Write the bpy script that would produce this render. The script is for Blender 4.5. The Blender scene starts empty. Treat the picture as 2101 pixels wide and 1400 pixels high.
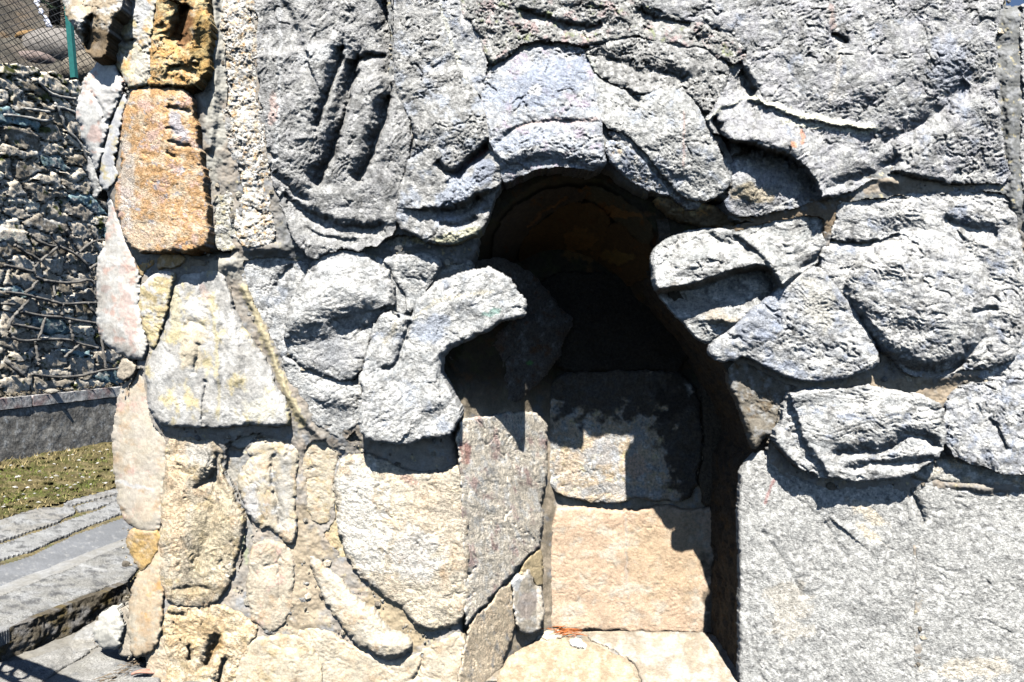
import bpy, math, random
import numpy as np

# ---------------------------------------------------------------- camera, sky, sun, exposure
SC = bpy.context.scene
COL = SC.collection
F, CX, HY, EYE = 1634.0, 1050.5, 670.0, 1.5       # focal length in photo pixels, optical axis, horizon row, eye height
cam_d = bpy.data.cameras.new('camera')
cam_d.sensor_width = 36.0
cam_d.lens = F / 2101 * 36
cam_d.shift_y = -(700 - HY) / 2101
cam_d.clip_start, cam_d.clip_end = 0.05, 2000
cam = bpy.data.objects.new('camera', cam_d)
COL.objects.link(cam)
cam.location = (0, 0, EYE)
cam.rotation_euler = (math.radians(90), 0, 0)
SC.camera = cam

SUN = (0.0, -1.0, 1.28)                          # direction towards the sun
sun_el = math.atan2(SUN[2], math.hypot(SUN[0], SUN[1]))
sun_az = math.atan2(SUN[0], SUN[1])
w = bpy.data.worlds.new('World')
SC.world = w
w.use_nodes = True
nt = w.node_tree
sky = nt.nodes.new('ShaderNodeTexSky')
sky.sky_type = 'NISHITA'
sky.sun_disc = False
sky.sun_elevation = sun_el
sky.sun_rotation = sun_az
sky.altitude = 3800
sky.dust_density = 0.1
sky.air_density = 0.8
nt.links.new(sky.outputs[0], nt.nodes['Background'].inputs[0])
nt.nodes['Background'].inputs[1].default_value = 0.072
sl = bpy.data.lights.new('sun', 'SUN')
sl.energy = 5.0
sl.angle = math.radians(0.5)
sl.color = (1.0, 0.98, 0.94)
so = bpy.data.objects.new('sun', sl)
COL.objects.link(so)
import mathutils
so.rotation_euler = mathutils.Vector(SUN).to_track_quat('Z', 'Y').to_euler()
SC.view_settings.view_transform = 'Standard'
SC.view_settings.look = 'None'
SC.view_settings.exposure = 0.85
SC.view_settings.gamma = 1
SC.view_settings.use_curve_mapping = False
SC.cycles.max_bounces = 5
SC.cycles.diffuse_bounces = 0

# ---------------------------------------------------------------- numpy noise
_r = np.random.RandomState(11)
_ga = _r.rand(256, 256) * 2 * np.pi
GX, GY = np.cos(_ga).astype(np.float32), np.sin(_ga).astype(np.float32)
RA, RB, RC = (_r.rand(256, 256).astype(np.float32) for _ in range(3))

def pn(x, y, s=0):
    xi = np.floor(x).astype(np.int64); yi = np.floor(y).astype(np.int64)
    fx = (x - xi).astype(np.float32); fy = (y - yi).astype(np.float32)
    xi = xi + s * 37; yi = yi + s * 91
    sx = fx * fx * fx * (fx * (fx * 6 - 15) + 10); sy = fy * fy * fy * (fy * (fy * 6 - 15) + 10)
    def g(a, b):
        i, j = (yi + b) & 255, (xi + a) & 255
        return GX[i, j] * (fx - a) + GY[i, j] * (fy - b)
    n0 = g(0, 0) * (1 - sx) + g(1, 0) * sx
    n1 = g(0, 1) * (1 - sx) + g(1, 1) * sx
    return (n0 * (1 - sy) + n1 * sy) * 1.4

def fbm(x, y, o=4, s=0, gain=0.5, ridge=False):
    t = 0; a = 1.0; k = 0
    for i in range(o):
        n = pn(x * 2 ** i + i * 17.3, y * 2 ** i - i * 9.1, s + i * 5)
        if ridge: n = 0.55 - np.abs(n) * 1.6
        t = t + n * a; k += a; a *= gain
    return t / k * 1.5

def worley(x, y, s=0):
    xi = np.floor(x).astype(np.int64); yi = np.floor(y).astype(np.int64)
    f1 = np.full(x.shape, 9.0, np.float32); f2 = f1.copy(); idn = np.zeros(x.shape, np.int64)
    for a in (-1, 0, 1):
        for b in (-1, 0, 1):
            i, j = (yi + b + s * 13) & 255, (xi + a + s * 29) & 255
            d = np.hypot(xi + a + 0.1 + 0.8 * RA[i, j] - x, yi + b + 0.1 + 0.8 * RB[i, j] - y)
            m = d < f1
            f2 = np.where(m, f1, np.minimum(f2, d)); f1 = np.where(m, d, f1)
            idn = np.where(m, (yi + b) * 100003 + (xi + a), idn)
    return f1, f2, idn

def facets(x, y, s=0):
    xi = np.floor(x).astype(np.int64); yi = np.floor(y).astype(np.int64)
    h = np.full(x.shape, -9.0, np.float32)
    for a in (-1, 0, 1):
        for b in (-1, 0, 1):
            i, j = (yi + b + s * 13) & 255, (xi + a + s * 29) & 255
            dx = x - (xi + a + RA[i, j]); dy = y - (yi + b + RB[i, j])
            h = np.maximum(h, (RC[i, j] - 0.5) * 0.7 + GX[i, j] * 0.55 * dx + GY[i, j] * 0.55 * dy - 0.55 * (dx * dx + dy * dy))
    return h

def chaikin(p, closed=True, n=2):
    p = np.asarray(p, float)
    for _ in range(n):
        q = np.roll(p, -1, 0) if closed else p[1:]
        b = p if closed else p[:-1]
        m = np.empty((len(b) * 2, 2)); m[0::2] = b * 0.75 + q * 0.25; m[1::2] = b * 0.25 + q * 0.75
        p = m if closed else np.vstack([p[:1], m, p[-1:]])
    return p

def segdist(u, v, a, b, want_side=False):
    best = np.full(u.shape, 1e9, np.float32); side = np.zeros(u.shape, np.float32); tt = np.zeros(u.shape, np.float32)
    n = len(a)
    for i in range(n):
        dx, dy = b[i] - a[i]; L = dx * dx + dy * dy + 1e-9
        qx = u - a[i][0]; qy = v - a[i][1]
        t = np.clip((qx * dx + qy * dy) / L, 0, 1)
        d = np.hypot(qx - t * dx, qy - t * dy)
        m = d < best
        best = np.where(m, d, best)
        if want_side:
            side = np.where(m, np.sign(dx * qy - dy * qx), side)
            tt = np.where(m, (i + t) / n, tt)
    return (best, side, tt) if want_side else best

def polysd(u, v, p):
    """signed distance, positive inside"""
    q = np.roll(p, -1, 0)
    d = segdist(u, v, p, q)
    ins = np.zeros(u.shape, bool)
    for (x0, y0), (x1, y1) in zip(p, q):
        if y0 == y1: continue
        c = (y0 > v) != (y1 > v)
        ins ^= c & (u < (x1 - x0) * (v - y0) / (y1 - y0) + x0)
    return np.where(ins, d, -d)

def sstep(x, a, b):
    t = np.clip((x - a) / (b - a), 0, 1)
    return t * t * (3 - 2 * t)

# ---------------------------------------------------------------- materials (procedural)
def new_mat(name, rough=0.9, spec=0.15):
    m = bpy.data.materials.new(name); m.use_nodes = True
    b = m.node_tree.nodes['Principled BSDF']
    b.inputs['Roughness'].default_value = rough
    b.inputs['Specular IOR Level'].default_value = spec
    return m, m.node_tree, b

def rock_mat(name, scale=60.0, bump=0.6, dist=0.006, lo=0.62, hi=1.35, rough=0.88, spec=0.2, grain=1.0, stretch=(1, 1, 1)):
    """base colour from the 'Col' attribute, broken up by grain; relief from three noises"""
    m, t, b = new_mat(name, rough, spec)
    N, L = t.nodes.new, t.links.new
    at = N('ShaderNodeAttribute'); at.attribute_name = 'Col'
    tc = N('ShaderNodeTexCoord')
    mp = N('ShaderNodeMapping'); mp.inputs['Scale'].default_value = stretch
    L(tc.outputs['Object'], mp.inputs[0])
    n1 = N('ShaderNodeTexNoise'); n1.inputs['Scale'].default_value = scale; n1.inputs['Detail'].default_value = 5; n1.inputs['Roughness'].default_value = 0.75
    n2 = N('ShaderNodeTexVoronoi'); n2.inputs['Scale'].default_value = scale * 1.9; n2.feature = 'F1'
    n3 = N('ShaderNodeTexNoise'); n3.inputs['Scale'].default_value = scale * 4.5; n3.inputs['Detail'].default_value = 3; n3.inputs['Roughness'].default_value = 0.7
    for n in (n1, n2, n3): L(mp.outputs[0], n.inputs['Vector'])
    mr = N('ShaderNodeMapRange'); mr.inputs['From Min'].default_value = 0.33; mr.inputs['From Max'].default_value = 0.67
    mr.inputs['To Min'].default_value = lo; mr.inputs['To Max'].default_value = hi
    mx = N('ShaderNodeMath'); mx.operation = 'ADD'
    s3 = N('ShaderNodeMath'); s3.operation = 'MULTIPLY_ADD'; s3.inputs[1].default_value = 0.7 * grain; s3.inputs[2].default_value = -0.35 * grain
    L(n3.outputs[0], s3.inputs[0]); L(n1.outputs[0], mx.inputs[0]); L(s3.outputs[0], mx.inputs[1]); L(mx.outputs[0], mr.inputs['Value'])
    sc = N('ShaderNodeVectorMath'); sc.operation = 'SCALE'
    L(at.outputs['Color'], sc.inputs[0]); L(mr.outputs[0], sc.inputs['Scale'])
    L(sc.outputs[0], b.inputs['Base Color'])
    h1 = N('ShaderNodeMath'); h1.operation = 'MULTIPLY_ADD'; h1.inputs[1].default_value = -0.5
    L(n2.outputs['Distance'], h1.inputs[0]); L(n1.outputs[0], h1.inputs[2])
    h2 = N('ShaderNodeMath'); h2.operation = 'MULTIPLY_ADD'; h2.inputs[1].default_value = 0.45
    L(n3.outputs[0], h2.inputs[0]); L(h1.outputs[0], h2.inputs[2])
    bp = N('ShaderNodeBump'); bp.inputs['Strength'].default_value = bump; bp.inputs['Distance'].default_value = dist
    L(h2.outputs[0], bp.inputs['Height']); L(bp.outputs[0], b.inputs['Normal'])
    return m

def flat_mat(name, c, rough=0.8, spec=0.2, var=0.25, scale=30):
    m, t, b = new_mat(name, rough, spec)
    n = t.nodes.new('ShaderNodeTexNoise'); n.inputs['Scale'].default_value = scale; n.inputs['Detail'].default_value = 4
    tc = t.nodes.new('ShaderNodeTexCoord'); t.links.new(tc.outputs['Object'], n.inputs['Vector'])
    r = t.nodes.new('ShaderNodeValToRGB')
    r.color_ramp.elements[0].position = 0.35; r.color_ramp.elements[1].position = 0.65
    r.color_ramp.elements[0].color = tuple(x * (1 - var) for x in c) + (1,)
    r.color_ramp.elements[1].color = tuple(min(1, x * (1 + var)) for x in c) + (1,)
    t.links.new(n.outputs[0], r.inputs[0]); t.links.new(r.outputs[0], b.inputs['Base Color'])
    return m

M_ROCK = rock_mat('rough_granite', 75, 0.68, 0.007, 0.5, 1.52, grain=1.1)
M_SMOOTH = rock_mat('weathered_limestone', 55, 0.45, 0.005, 0.74, 1.24)
M_PALE = rock_mat('smooth_pale_stone', 40, 0.22, 0.004, 0.82, 1.15)
M_MORTAR = rock_mat('trowelled_mortar', 30, 0.32, 0.004, 0.8, 1.16)
M_SLAB = rock_mat('speckled_paving_granite', 150, 0.6, 0.004, 0.35, 1.7, grain=1.3)
M_WALLSTONE = rock_mat('split_wall_stone', 30, 0.4, 0.006, 0.55, 1.45, spec=.05)
M_CONC = rock_mat('stained_concrete', 14, 0.5, 0.008, 0.5, 1.5)
M_SOIL = rock_mat('dry_soil', 25, 0.8, 0.02, 0.4, 1.6)

# ---------------------------------------------------------------- mesh helpers
def tag(o, label=None, cat=None, group=None, kind=None):
    if label: o['label'] = label
    if cat: o['category'] = cat
    if group: o['group'] = group
    if kind: o['kind'] = kind
    return o

def empty(name, loc=(0, 0, 0)):
    o = bpy.data.objects.new(name, None); COL.objects.link(o); o.location = loc
    return o

def link(name, me, parent=None):
    o = bpy.data.objects.new(name, me); COL.objects.link(o)
    if parent is not None:
        o.parent = parent
        o.matrix_parent_inverse = mathutils.Matrix.Translation(-parent.location)
    return o

def mesh_np(name, V, Q, mat, parent=None, col=None, smooth=True, T=None):
    me = bpy.data.meshes.new(name)
    V = np.ascontiguousarray(V, np.float32)
    nq = len(Q) if Q is not None else 0
    ntr = len(T) if T is not None else 0
    me.vertices.add(len(V)); me.vertices.foreach_set('co', V.ravel())
    idx = []
    if nq: idx.append(np.asarray(Q, np.int32).ravel())
    if ntr: idx.append(np.asarray(T, np.int32).ravel())
    idx = np.concatenate(idx)
    me.loops.add(len(idx)); me.loops.foreach_set('vertex_index', idx)
    me.polygons.add(nq + ntr)
    st = np.concatenate([np.arange(nq) * 4, nq * 4 + np.arange(ntr) * 3]).astype(np.int32)
    me.polygons.foreach_set('loop_start', st)
    me.polygons.foreach_set('use_smooth', np.full(nq + ntr, smooth))
    if col is not None:
        c = np.ones((len(V), 4), np.float32); c[:, :3] = np.clip(col, 0, 0.93)
        at = me.attributes.new('Col', 'FLOAT_COLOR', 'POINT'); at.data.foreach_set('color', c.ravel())
    me.update(calc_edges=True)
    me.materials.append(mat)
    return link(name, me, parent)

def grid_mesh(name, P, mask, col, mat, parent, back=(0, 1, 0), skirt=0.15, smooth=True):
    """P: (H,W,3) points, mask: (H-1,W-1) cells kept; open rims are carried back into the wall by `skirt`"""
    H, W, _ = P.shape
    idx = np.arange(H * W).reshape(H, W)
    a, b, c, d = idx[:-1, :-1][mask], idx[:-1, 1:][mask], idx[1:, 1:][mask], idx[1:, :-1][mask]
    if len(a) < 4: return None
    Q = np.stack([a, d, c, b], 1)
    mp = np.pad(mask, 1)
    E = []
    up = mask & ~mp[:-2, 1:-1]; E.append(np.stack([idx[:-1, :-1][up], idx[:-1, 1:][up]], 1))
    dn = mask & ~mp[2:, 1:-1]; E.append(np.stack([idx[1:, 1:][dn], idx[1:, :-1][dn]], 1))
    lf = mask & ~mp[1:-1, :-2]; E.append(np.stack([idx[1:, :-1][lf], idx[:-1, :-1][lf]], 1))
    rt = mask & ~mp[1:-1, 2:]; E.append(np.stack([idx[:-1, 1:][rt], idx[1:, 1:][rt]], 1))
    E = np.concatenate(E)
    used, inv = np.unique(Q, return_inverse=True)
    V = P.reshape(-1, 3)[used]; Cc = col.reshape(-1, 3)[used]
    Q = inv.reshape(Q.shape)
    if skirt > 0:
        ue, ie = np.unique(E, return_inverse=True); ie = ie.reshape(E.shape)
        top = P.reshape(-1, 3)[ue]; n0, k = len(V), len(ue)
        bk = top + np.asarray(back, np.float32) * skirt
        V = np.concatenate([V, top, bk]); ce = col.reshape(-1, 3)[ue]; Cc = np.concatenate([Cc, ce, ce])
        S = np.stack([n0 + ie[:, 0], n0 + ie[:, 1], n0 + k + ie[:, 1], n0 + k + ie[:, 0]], 1)
        Q = np.concatenate([Q, S])
    return mesh_np(name, V, Q, mat, parent, Cc, smooth)

def tube_np(pts, r, n=5, flat=None):
    """vertices and quads of a tube along pts; r scalar or list"""
    pts = [mathutils.Vector(p) for p in pts]; V, Q = [], []
    rr = r if hasattr(r, '__len__') else [r] * len(pts)
    for i, p in enumerate(pts):
        d = (pts[min(i + 1, len(pts) - 1)] - pts[max(i - 1, 0)]).normalized()
        a = d.orthogonal() if abs(d.z) > 0.95 else d.cross(mathutils.Vector((0, 0, 1)))
        a.normalize(); b = d.cross(a)
        for k in range(n):
            t = 2 * math.pi * k / n
            V.append(p + (a * math.cos(t) + b * math.sin(t)) * rr[i])
        if i:
            for k in range(n):
                k2 = (k + 1) % n; o = i * n
                Q.append((o - n + k, o - n + k2, o + k2, o + k))
    m = len(pts)
    V.append(pts[0]); V.append(pts[-1])
    T = [(m * n, (k + 1) % n, k) for k in range(n)] + [(m * n + 1, (m - 1) * n + k, (m - 1) * n + (k + 1) % n) for k in range(n)]
    return [tuple(v) for v in V], Q, T

class MB:
    def __init__(s): s.V, s.Q, s.T = [], [], []
    def add(s, V, Q, T=()):
        o = len(s.V); s.V += list(V)
        s.Q += [tuple(i + o for i in q) for q in Q]; s.T += [tuple(i + o for i in t) for t in T]
    def tube(s, pts, r, n=5): s.add(*tube_np(pts, r, n))
    def build(s, name, mat, parent=None, smooth=True, col=None):
        c = None if col is None else np.tile(np.array(col, np.float32), (len(s.V), 1))
        return mesh_np(name, np.array(s.V), s.Q if s.Q else None, mat, parent, c, smooth, s.T if s.T else None)

def ray(u, v, Y):
    return np.stack([(u - CX) / F * Y, Y + 0 * u, EYE - (v - HY) / F * Y], -1)
# ================================================================ the masonry wall with its niche
GR = (.33, .33, .328); GD = (.20, .20, .20); BL = (.29, .32, .39); WH = (.66, .655, .64); PB = (.39, .42, .48)
TN = (.56, .46, .33); OR = (.60, .36, .15); YE = (.58, .50, .30); PK = (.60, .42, .36); CR = (.72, .62, .47)
BN = (.16, .11, .06); MO = (.32, .29, .25); MOT = (.38, .32, .255); GN = (.30, .33, .20); SAND = (.66, .54, .40); RED = (.42, .12, .10)

ROWV = np.arange(-200., 1700., 4.)
_k = np.exp(-(np.arange(-10, 11) / 4.5) ** 2); _k /= _k.sum()
ROWH = np.convolve(np.pad(np.interp(ROWV, [-100, 250, 420, 500, 545, 620, 840, 890, 940, 1450], [.15, .155, .13, .11, .065, .06, .05, .03, -.015, -.02]), 10, mode='edge'), _k, 'valid')
def baseY(u, v):
    """depth of the wall's mean face: courses step out, the left corner falls back"""
    row = np.interp(v, ROWV, ROWH)
    cor = -.20 * np.clip((345 - u) / 130, 0, 2) ** 1.35
    arch = .13 * np.exp(-((u - 1170) / 260.) ** 2 - ((v - 300) / 130.) ** 2)
    return 3.40 - (row + cor + arch)

NX = .235                                                # middle of the niche
def backY(u, v): return np.full(np.shape(u), 4.06)
def revealY(u, v):
    x1, y1, x2, y2 = -.207, 3.40, .155, 3.95
    k = (u - CX) / F
    t = (k * y1 - x1) / ((x2 - x1) - k * (y2 - y1))
    return np.where((t > -.3) & (t < 1.4), y1 + t * (y2 - y1), 4.4)
def floorY(u, v): return np.where(v > 900, 1.545 * F / np.maximum(v - HY, 60), 9)
def vaultY(u, v):
    k = (HY - v) / F
    Y = np.full(np.shape(u), 3.5)
    for _ in range(4):
        X = (u - CX) / F * Y
        zc = 2.12 - np.minimum(1.5 * (X - NX) ** 2, .30)
        Y = (zc + .25 * 3.2 - EYE) / np.maximum(k + .25, .02)
        Y = np.clip(Y, 3.1, 5)
    return Y
def nicheY(u, v):
    y = np.minimum(backY(u, v), vaultY(u, v))
    y = np.where(v > 640, np.minimum(y, revealY(u, v)), y)
    return np.minimum(y, floorY(u, v))

wall = tag(empty('niche_wall', (0, 3.6, 0)), 'pale boulder masonry wall with an arched dark niche filling the frame', 'stone wall')
STEP = 2.0
GU0, GV0 = 120, -90
cover = np.zeros((800, 1180), bool)

def ROWC(pts):
    m = sum(q[1] for q in pts) / len(pts)
    return (-200, 430) if m < 470 else (545, 800) if m < 885 else (950, 1600)

def feat_apply(h, col, u, v, feats):
    for f in feats:
        k = f[0]
        if k in 'gr':                                    # groove / ridge: pts, width, amount
            p = chaikin(f[1], False, 2); d = segdist(u, v, p[:-1], p[1:])
            h += (-1 if k == 'g' else 1) * f[3] * np.exp(-(d / f[2]) ** 2)
        elif k == 'a':                                   # groove with unequal banks: pts, width left, width right, depth
            p = chaikin(f[1], False, 2); d, s, t = segdist(u, v, p[:-1], p[1:], True)
            wd = np.where(s > 0, f[2], f[3])
            h -= 1.15 * f[4] * np.exp(-(d / wd) ** 1.5) * np.clip(np.minimum(t, 1 - t) * 8, .25, 1)
        elif k == 's':                                   # ledge: pts, edge width, rise on the left of the stroke, reach
            p = chaikin(f[1], False, 2); d, s, t = segdist(u, v, p[:-1], p[1:], True)
            h += f[3] * (sstep(d * s, -f[2], f[2]) - .5) * np.exp(-(d / f[4]) ** 2)
        elif k == 'b':                                   # dome: cx, cy, rx, ry, angle, height
            a = math.radians(f[5]); x = u - f[1]; y = v - f[2]
            q = ((x * math.cos(a) + y * math.sin(a)) / f[3]) ** 2 + ((-x * math.sin(a) + y * math.cos(a)) / f[4]) ** 2
            h += f[6] * np.exp(-q)
        elif k == 'd':                                   # rounded boulder form: as b, firmer edge
            a = math.radians(f[5]); x = u - f[1]; y = v - f[2]
            q = ((x * math.cos(a) + y * math.sin(a)) / f[3]) ** 2 + ((-x * math.sin(a) + y * math.cos(a)) / f[4]) ** 2
            h += f[6] * np.sqrt(np.clip(1 - q, 0, 1))
        elif k == 'c':                                   # vein / stain: pts, width, colour, opacity
            p = chaikin(f[1], False, 2); d = segdist(u, v, p[:-1], p[1:])
            m = sstep(f[2] * (1 + .9 * fbm(u / 9, v / 9, 3, 31)) - d, -1.5, 1.5) * f[4]
            col[:] = col * (1 - m[..., None]) + np.array(f[3]) * m[..., None]
        elif k == 'x':                                   # colour patch: cx, cy, rx, ry, angle, colour, opacity
            a = math.radians(f[5]); x = u - f[1]; y = v - f[2]
            q = np.sqrt(((x * math.cos(a) + y * math.sin(a)) / f[3]) ** 2 + ((-x * math.sin(a) + y * math.cos(a)) / f[4]) ** 2)
            m = sstep(1.15 - q + .75 * fbm(u / 28, v / 28, 4, 33), -.12, .3) * f[7]
            col[:] = col * (1 - m[..., None]) + np.array(f[6]) * m[..., None]

def rough(u, v, n, ang, an, sz, s):
    """rock relief: broad undulation, chipped facets, ridged fractures and grit, drawn out along `ang`"""
    a = math.radians(ang)
    x = (u * math.cos(a) + v * math.sin(a)) / an; y = -u * math.sin(a) + v * math.cos(a)
    wx = 12 * fbm(u / 60, v / 60, 2, s + 3); wy = 12 * fbm(u / 60 + 40, v / 60, 2, s + 4)
    x = x + wx; y = y + wy
    gx = u + 14 * fbm(u / 70, v / 70, 2, 201); gy = v + 14 * fbm(u / 70 + 9, v / 70, 2, 202)
    r = 2.0 * fbm(gx / 85, gy / 70, 3, 203) + 2.1 * facets(gx / 105, gy / 72, 204) + .8 * facets(gx / 44, gy / 30, 205)
    r = r + 1.15 * facets(x / (sz * 1.15), y / (sz * 1.15), s) + .95 * facets(x / (sz * .45), y / (sz * .42), s + 2)
    amp = .55 + .9 * sstep(fbm(u / 90, v / 90, 2, s + 8), -.3, .35)
    r = r + 1.0 * amp * fbm(x / (sz * .35), y / (sz * .35), 4, s + 5, .62, True)
    f1, f2, _i = worley(x / (sz * 4.5) + .25 * fbm(x / 30, y / 30, 3, s + 9), y / (sz * 3.2) + .25 * fbm(x / 30, y / 30, 3, s + 10), s + 3)
    r = r - 1.7 * np.exp(-((f2 - f1) / .035) ** 2) * sstep(fbm(u / 70, v / 70, 2, s + 11), -.05, .25)
    return r * n * .82

def colour(u, v, c, layers, s, ang=0, an=1.0, vary=.16):
    a = math.radians(ang)
    x = (u * math.cos(a) + v * math.sin(a)) / an; y = -u * math.sin(a) + v * math.cos(a)
    col = np.ones(u.shape + (3,)) * np.array(c)
    for i, (lc, sc, thr, soft) in enumerate(layers):
        m = .9 * sstep(fbm(x / sc + 7 * i, y / sc, 6, s + 20 + i * 3, .68), thr - soft * 1.9, thr + soft * 1.9)[..., None]
        col = col * (1 - m) + np.array(lc) * m
    return col * np.clip(1 + vary * fbm(u / 60, v / 60, 6, s + 41, .78), .3, 2)[..., None]

SEED = [0]
def stone(pts, h=.05, r=22, c=GR, L=(), n=.006, ang=0, an=1.0, sz=26, tx=0, ty=0, bulge=0, Yf=baseY, mat=None, fl=0, dr=.028, rows=None, rag2=0,
          feats=(), rag=2.6, gap=-2.5, sk=.16, name='boulder', label=None, cuts=(), lo=-.014, step=STEP, parent=None, vary=.3, back=(0, 1, 0)):
    SEED[0] += 1; s = SEED[0]
    p = chaikin(pts, True, 1)
    u0, v0 = p.min(0) - 8; u1, v1 = p.max(0) + 8
    u0 = GU0 + math.floor((u0 - GU0) / 2) * 2; v0 = GV0 + math.floor((v0 - GV0) / 2) * 2
    us = np.arange(u0, u1 + step, step); vs = np.arange(v0, v1 + step, step)
    u, v = np.meshgrid(us, vs)
    uw = u + rag * (2.2 * fbm(u / 34, v / 34, 3, s + 50) + .8 * fbm(u / 9, v / 9, 2, s + 52))
    vw = v + rag * (2.2 * fbm(u / 34 + 9, v / 34, 3, s + 51) + .8 * fbm(u / 9 + 5, v / 9, 2, s + 53))
    sd = polysd(uw, vw, p) - (-3.5 if fl else gap)
    for cpoly in cuts: sd = np.minimum(sd, -polysd(uw, vw, np.asarray(cpoly, float)))
    r = r * .55
    if fl: r, dr = 7, .0035
    if Yf is baseY:
        vc_ = np.clip(v, *(rows or ROWC(pts)))
        off_ = baseY(u, vc_) - baseY(u, v)
    else: off_ = 0
    e = np.clip(sd / r, 0, 1)
    prof = np.sqrt(np.clip(1 - (1 - e) ** 2.2, 0, 1))
    hh = np.zeros(u.shape)
    um, vm = p.mean(0)
    top = h * .8 + tx * (u - um) / 100 + ty * (v - vm) / 100
    if bulge: top = top + bulge * np.sqrt(np.clip(sd, 0, None) / max(sd.max(), 1))
    hh = (top - dr) + dr * prof - off_
    rg = rough(u, v, n, ang, an, sz, s)
    col = colour(u, v, c, L, s, ang, max(1, an * .7), vary)
    col = col * np.array((1.025, 1.0, .95))
    hf = np.zeros(u.shape)
    feat_apply(hf, col, uw, vw, feats)
    hh = hh + (rg + hf) * (.45 + .55 * np.clip(e * 1.5, 0, 1))
    cm = (sd[:-1, :-1] + sd[1:, 1:] + sd[:-1, 1:] + sd[1:, :-1]) > 0
    P = ray(u, v, Yf(u, v) - hh)
    if Yf is baseY and step == STEP:
        iu = int((u0 - GU0) / 2); iv = int((v0 - GV0) / 2)
        deep = (sd[:-1, :-1] > 12)
        H, W = deep.shape; a0, b0 = max(0, iv), max(0, iu)
        a1, b1 = min(cover.shape[0], iv + H), min(cover.shape[1], iu + W)
        if a1 > a0 and b1 > b0: cover[a0:a1, b0:b1] |= deep[a0 - iv:a1 - iv, b0 - iu:b1 - iu]
    o = grid_mesh(name, P, cm, col, mat or M_ROCK, parent or wall, back, sk)
    if label and o: o['label'] = label
    return o

OPEN = [(985, 500), (975, 470), (1000, 430), (1025, 392), (1062, 362), (1110, 345), (1180, 340), (1240, 348), (1290, 390), (1340, 410), (1420, 425), (1480, 440),
        (1440, 470), (1370, 490), (1345, 520), (1350, 585), (1400, 650), (1455, 710), (1495, 780), (1520, 830), (1545, 880), (1548, 925), (1532, 950), (1522, 1000),
        (1524, 1400), (1528, 1500), (850, 1500), (948, 1380), (955, 1200), (950, 960), (935, 895), (905, 850), (900, 780), (905, 720), (980, 680), (1060, 650), (1060, 600), (1010, 560), (960, 550)]
OPEN = np.array(OPEN, float)

# ---- upper left corner stones
stone([(118, -90), (130, 0), (140, 35), (158, 62), (170, 88), (182, 108), (198, 121), (208, 120), (217, 104), (215, 70), (228, 45), (242, 22), (252, 0), (262, -90)], h=.24, r=26, c=(.46,.38,.28),
      L=[(WH, 30, .15, .15), (BN, 26, .3, .12)], n=.008, ty=.02, sk=.1,
      feats=[('x', 195, 100, 30, 34, 0, BN, .85), ('g', [(186, 40), (180, 70), (182, 100)], 7, .05), ('b', 160, 40, 26, 30, 0, .06), ('b', 195, 85, 30, 18, 40, -.05)], mat=M_SMOOTH, label='tan overhanging corner boulder with a dark brown underside')
stone([(262, -90), (254, 0), (247, 22), (225, 48), (218, 75), (219, 102), (232, 122), (246, 145), (258, 168), (266, 182), (300, 180), (314, 150), (308, 100), (318, 40), (330, -90)], h=.06, r=24, c=(.58, .55, .48),
      L=[(YE, 34, .12, .12), (WH, 30, .2, .1), (OR, 40, .28, .1)], n=.008, mat=M_SMOOTH, feats=[('g', [(245, 82), (262, 90), (275, 84)], 5, .03), ('c', [(245, 104), (262, 97), (272, 93)], 5, YE, .8), ('x', 288, 28, 18, 26, 0, WH, .9)])
stone([(330, -90), (320, 30), (310, 95), (312, 150), (304, 178), (350, 172), (395, 180), (418, 160), (432, 115), (431, 60), (424, 10), (420, -90)], h=.12, r=18, c=OR, bulge=.02,
      L=[(YE, 30, .05, .15), (TN, 24, .3, .1)], n=.009, tx=.02, feats=[('a', [(384, 8), (372, 50), (368, 90)], 20, 12, .10), ('x', 376, 55, 17, 42, 8, (.22, .10, .04), .9),
      ('g', [(312, 60), (334, 56)], 6, .03), ('g', [(314, 72), (340, 68)], 4, .02), ('b', 400, 40, 10, 36, 0, .04), ('x', 415, 100, 20, 60, 0, (.30, .20, .07), .7), ('g', [(350, 145), (375, 138), (398, 150)], 7, .03)])  # dark patches paint shade into the recess and the right flank
stone([(216, 112), (200, 126), (184, 150), (166, 183), (160, 215), (163, 255), (175, 292), (186, 318), (200, 352), (207, 330), (214, 290), (226, 250), (240, 212), (256, 182), (242, 142), (228, 122)], h=.04, r=26, c=(.62, .61, .60), bulge=.05,
      L=[(WH, 40, .05, .2), (PK, 34, .3, .08)], n=.0022, mat=M_PALE, sk=.05, feats=[('g', [(188, 190), (205, 220), (215, 245)], 4, .015), ('x', 195, 278, 15, 18, 0, PK, .7)])
stone([(257, 188), (257, 220), (249, 262), (240, 290), (235, 330), (239, 368), (222, 398), (206, 372), (205, 345), (212, 312), (220, 275), (232, 240), (245, 208)], h=.045, r=16, c=(.52, .53, .57), L=[(WH, 30, .1, .2), (YE, 25, .3, .1)], n=.0022, mat=M_PALE)
stone([(184, 320), (200, 356), (204, 392), (198, 410), (184, 370), (178, 330)], h=-.05, r=10, c=GR, n=.006, L=[(WH, 14, .1, .2)], mat=M_SMOOTH)
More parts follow.
